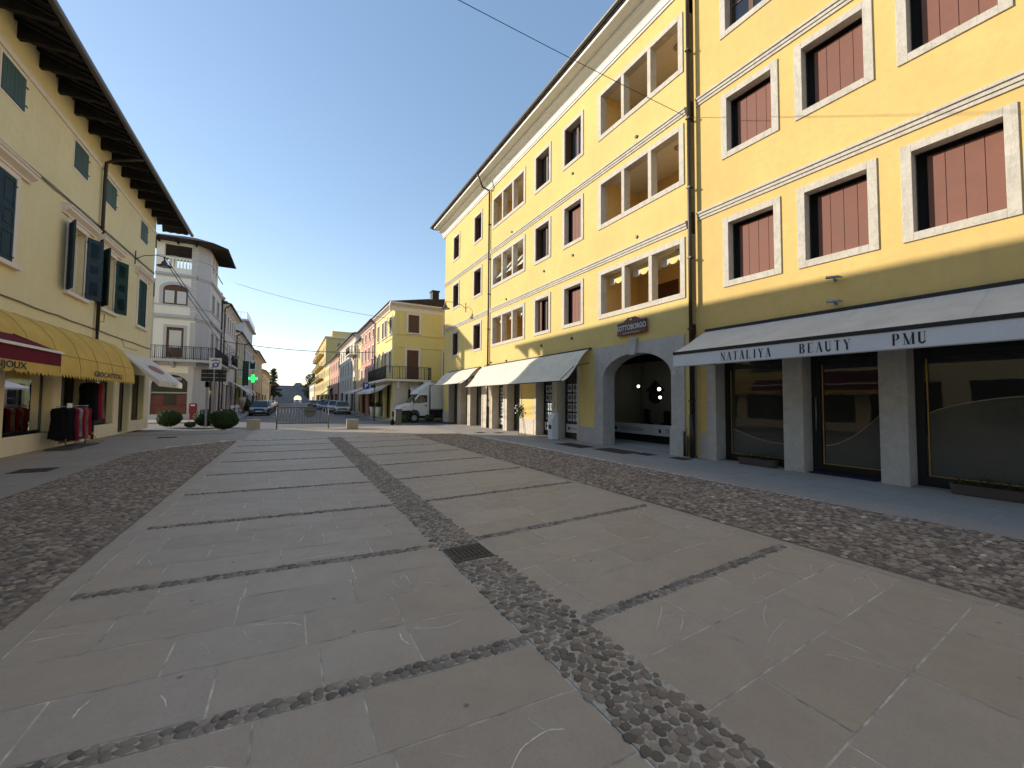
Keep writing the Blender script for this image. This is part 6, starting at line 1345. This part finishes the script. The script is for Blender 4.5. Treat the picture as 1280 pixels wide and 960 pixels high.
# plaque over the arch
PL = thing('rally_plaque', (10.1, 9.85, 4.2), 'dark red riveted plaque with white capitals over the stone arch', 'sign')
y0_, y1_ = 9.22, 10.55
mb = MB(TR); mb.plate([(y0_, 3.92), (y1_, 3.92), (y1_, 4.36), (10.25, 4.38), (10.05, 4.5), (9.7, 4.5), (9.5, 4.38), (y0_, 4.36)], .06, .12); p = mb.build('board', M['rallyred'], PL, bevel=.01)
mb = MB(TR); mb.box(y0_ + .03, .121, 4.03, y1_ - .03, .125, 4.33); p2 = mb.build('dark_field', M['black'], PL)
mb = MB(TR); text_mesh(mb, 'SOTTOBORGO', (y0_ + y1_) / 2, 4.08, .25, .128, -1, sx=.78, bold=.004); mb.build('lettering', M['paperw'], p2)
mb = MB(TR); text_mesh(mb, 'RISTORANTE PIZZERIA', (y0_ + y1_) / 2, 3.945, .075, .123, -1); mb.build('small_lettering', M['paperw'], p)
mb = MB(TR); mb.disc((9.9, 4.42), .05, .121, .124, 14, .03); mb.build('badge', M['paperw'], p)
# clothes rails outside the shop
RK = thing('clothes_rack', (-6.1, 18, 0), 'chrome clothes rail on a flat base outside the shop', 'clothes rack')
mb = MB(); 
mb.tube([(-5.95, 17.4, .05), (-5.95, 17.45, 1.33)], .018, 8); mb.build('post', M['steel'], RK); mb = MB(); mb.tube([(-6.0, 18.9, .05), (-6.0, 18.9, 1.33)], .018, 8); mb.build('post', M['steel'], RK)
mb = MB(); mb.tube([(-5.95, 17.3, 1.33), (-6.0, 19.0, 1.33)], .016, 8); mb.tube([(-6.15, 17.3, 1.31), (-6.2, 19.0, 1.31)], .012, 8); mb.build('rail', M['steel'], RK)
mb = MB(); mb.box(-6.3, 17.1, .02, -5.7, 18.0, .05); mb.box(-6.3, 18.3, .02, -5.7, 19.1, .05); mb.build('base', M['gutter'], RK)
mb = MB(); mb.box(-5.93, 17.3, 1.28, -5.91, 17.6, 1.42); mb.build('price_card', M['whitep'], RK)
def garment(x, y, z, w, h, mat, lb, th=.05, a=0):
    mb = MB(); mb.smooth = True; n = 9; vs = []; R = random.Random(int(y * 100 + z * 10)); prof = [(.0, .14), (-.03, .42), (-.12, .5), (-.4, .46), (-.7, .5), (-1, .54)]
    for sgn in (-1, 1):
        for (t, ww) in prof:
            for j in range(n):
                s = j / (n - 1) * 2 - 1; off = th * (1 - s * s) ** .5 * sgn + .02 * sin(s * 9 + t * 3 + y); dx = s * ww * w; vs.append((x + dx * cos(a) - off * sin(a), y + off * cos(a) + dx * sin(a), z + t * h))
    k = len(prof); fs = []
    for q in (0, 1): fs += [(q * k * n + i * n + j, q * k * n + i * n + j + 1, q * k * n + (i + 1) * n + j + 1, q * k * n + (i + 1) * n + j) for i in range(k - 1) for j in range(n - 1)]
    for i in range(k - 1):
        for j in (0, n - 1): fs.append((i * n + j, (i + 1) * n + j, k * n + (i + 1) * n + j, k * n + i * n + j))
    mb.add(vs, fs); o = mb.build('hanging_garment', M[mat], None); tag(o, lb, 'garment', 'clothes hanging outside the shop'); return o
gm = [('blkcloth', 'black jacket hanging at the near end of the chrome rail'), ('blkcloth', 'second black jacket on the chrome rail, behind the first'), ('redcloth', 'wine red top hanging beside the black jackets'), ('whitecl', 'white patterned top among the red clothes'), ('redcloth', 'long wine red garment in the middle of the rail'), ('patcloth', 'brownish patterned garment on the chrome rail'), ('redcloth', 'wine red dress at the far end of the rail')]
M['whitecl'] = cloth('whitish_cloth', (.42, .36, .36), 0, .5)
for i, (m_, lb) in enumerate(gm): garment(-6.08, 17.42 + i * .23, 1.28, .5, .95 + .05 * (i % 3), m_, lb, .06)
RK2 = thing('garment_stand', (-6.2, 20, 0), 'taller brass clothes stand with curved feet farther along', 'clothes rack')
mb = MB(); mb.tube([(-6.25, 20.0, .35), (-6.25, 20.0, 2.2)], .02, 8); mb.tube([(-6.5, 20.0, 2.2), (-6.0, 20.0, 2.2)], .014, 6); mb.tube([(-6.25, 19.6, 2.18), (-6.25, 20.5, 2.18)], .014, 6); mb.build('post', M['gold'], RK2)
for k in range(4):
    t = k * pi / 2 + .5; mb = MB(); mb.tube([(-6.25, 20, .45), (-6.25 + .18 * cos(t), 20 + .18 * sin(t), .14), (-6.25 + .36 * cos(t), 20 + .36 * sin(t), .02)], .014, 6); mb.build('foot', M['gold'], RK2)
for i, (m_, lb) in enumerate([('blkcloth', 'long black coat on the tall brass stand'), ('redcloth', 'wine red coat on the tall brass stand'), ('patcloth', 'patterned brown coat at the back of the brass stand')]): garment(-6.22, 19.72 + i * .27, 2.14, .52, 1.35, m_, lb, .08, .2 * i)
# drain covers and grates
def grate(x0_, y0_, x1_, y1_, lb, n=8, m=8, z=.004):
    g_ = thing('drain_grate', ((x0_ + x1_) / 2, (y0_ + y1_) / 2, z), lb, 'drain cover', 'iron drain covers')
    mb = MB(); w = .022
    mb.box(x0_, y0_, z, x1_, y0_ + w, z + .012); mb.box(x0_, y1_ - w, z, x1_, y1_, z + .012); mb.box(x0_, y0_ + w, z, x0_ + w, y1_ - w, z + .012); mb.box(x1_ - w, y0_ + w, z, x1_, y1_ - w, z + .012)
    mb.build('rim', M['rust'], g_); mb = MB()
    for i in range(1, n): u = x0_ + (x1_ - x0_) * i / n; mb.box(u - .008, y0_ + w, z, u + .008, y1_ - w, z + .0095)
    for i in range(1, m): v = y0_ + (y1_ - y0_) * i / m; mb.box(x0_ + w, v - .008, z, x1_ - w, v + .008, z + .0105)
    mb.build('grid', M['rust'], g_)
    mb = MB(); mb.box(x0_ + w, y0_ + w, z - .001, x1_ - w, y1_ - w, z + .002); mb.build('pit', M['dark'], g_)
grate(1.47, 3.75, 1.89, 4.13, 'square rusty drain grate set in the central cobble channel', 9, 8, .0075)
grate(8.95, 9.1, 9.7, 10.5, 'large grating in the pavement in front of the arch', 9, 16)
grate(8.75, 10.9, 9.45, 12.4, 'long dark grating left of the arch, below the advert window', 3, 5)
grate(9.35, 8.5, 9.75, 9.0, 'small drain cover at the right foot of the arch', 3, 3)
grate(9.55, 7.4, 9.95, 7.9, 'drain cover at the foot of the downpipe', 3, 3)
grate(8.2, 18.1, 8.6, 18.6, 'sunlit drain cover near the far awning', 3, 3); grate(9.0, 17.6, 9.4, 18.1, 'sunlit drain cover near the flower stand', 3, 3)
grate(-5.1, 12.4, -4.5, 13.0, 'dark rectangular drain cover on the left walk', 3, 3); grate(-4.6, 20.9, -4.0, 21.3, 'distant drain cover on the left walk before the bushes', 3, 3)
# overhead cables
def cable(a, b, sag, r, lb, n=24):
    mb = MB(); pts = []
    for i in range(n + 1):
        t = i / n; pts.append((a[0] + (b[0] - a[0]) * t, a[1] + (b[1] - a[1]) * t, a[2] + (b[2] - a[2]) * t - 4 * sag * t * (1 - t)))
    mb.tube(pts, r, 5); o = mb.build('overhead_cable', M['iron']); tag(o, lb, 'cable', 'overhead cables'); return o
cable((10.2, 7.75, 10.25), (-6.4, 7.7, 10.25), .12, .008, 'cable with small insulators tied to the yellow wall by the downpipe')
for q in (.15, .3, .45, .6): 
    pass
cable((-5.5, 25.1, 8.5), (-5.3, 46, 6.9), .1, .02, 'cable running from the left lantern to the rose house'); cable((-5.5, 25.1, 8.35), (-5.3, 46.2, 6.2), .15, .02, 'lower of the two cables behind the left lantern')
cable((-5.4, 45.2, 6.9), (7.3, 40.8, 6.3), .35, .03, 'dark cable crossing the street between the rose house and the pink house')
cable((-4.7, 44, 12.2), (7.2, 34, 8.4), .3, .015, 'thin high cable from the loggia roof to the lemon corner house')
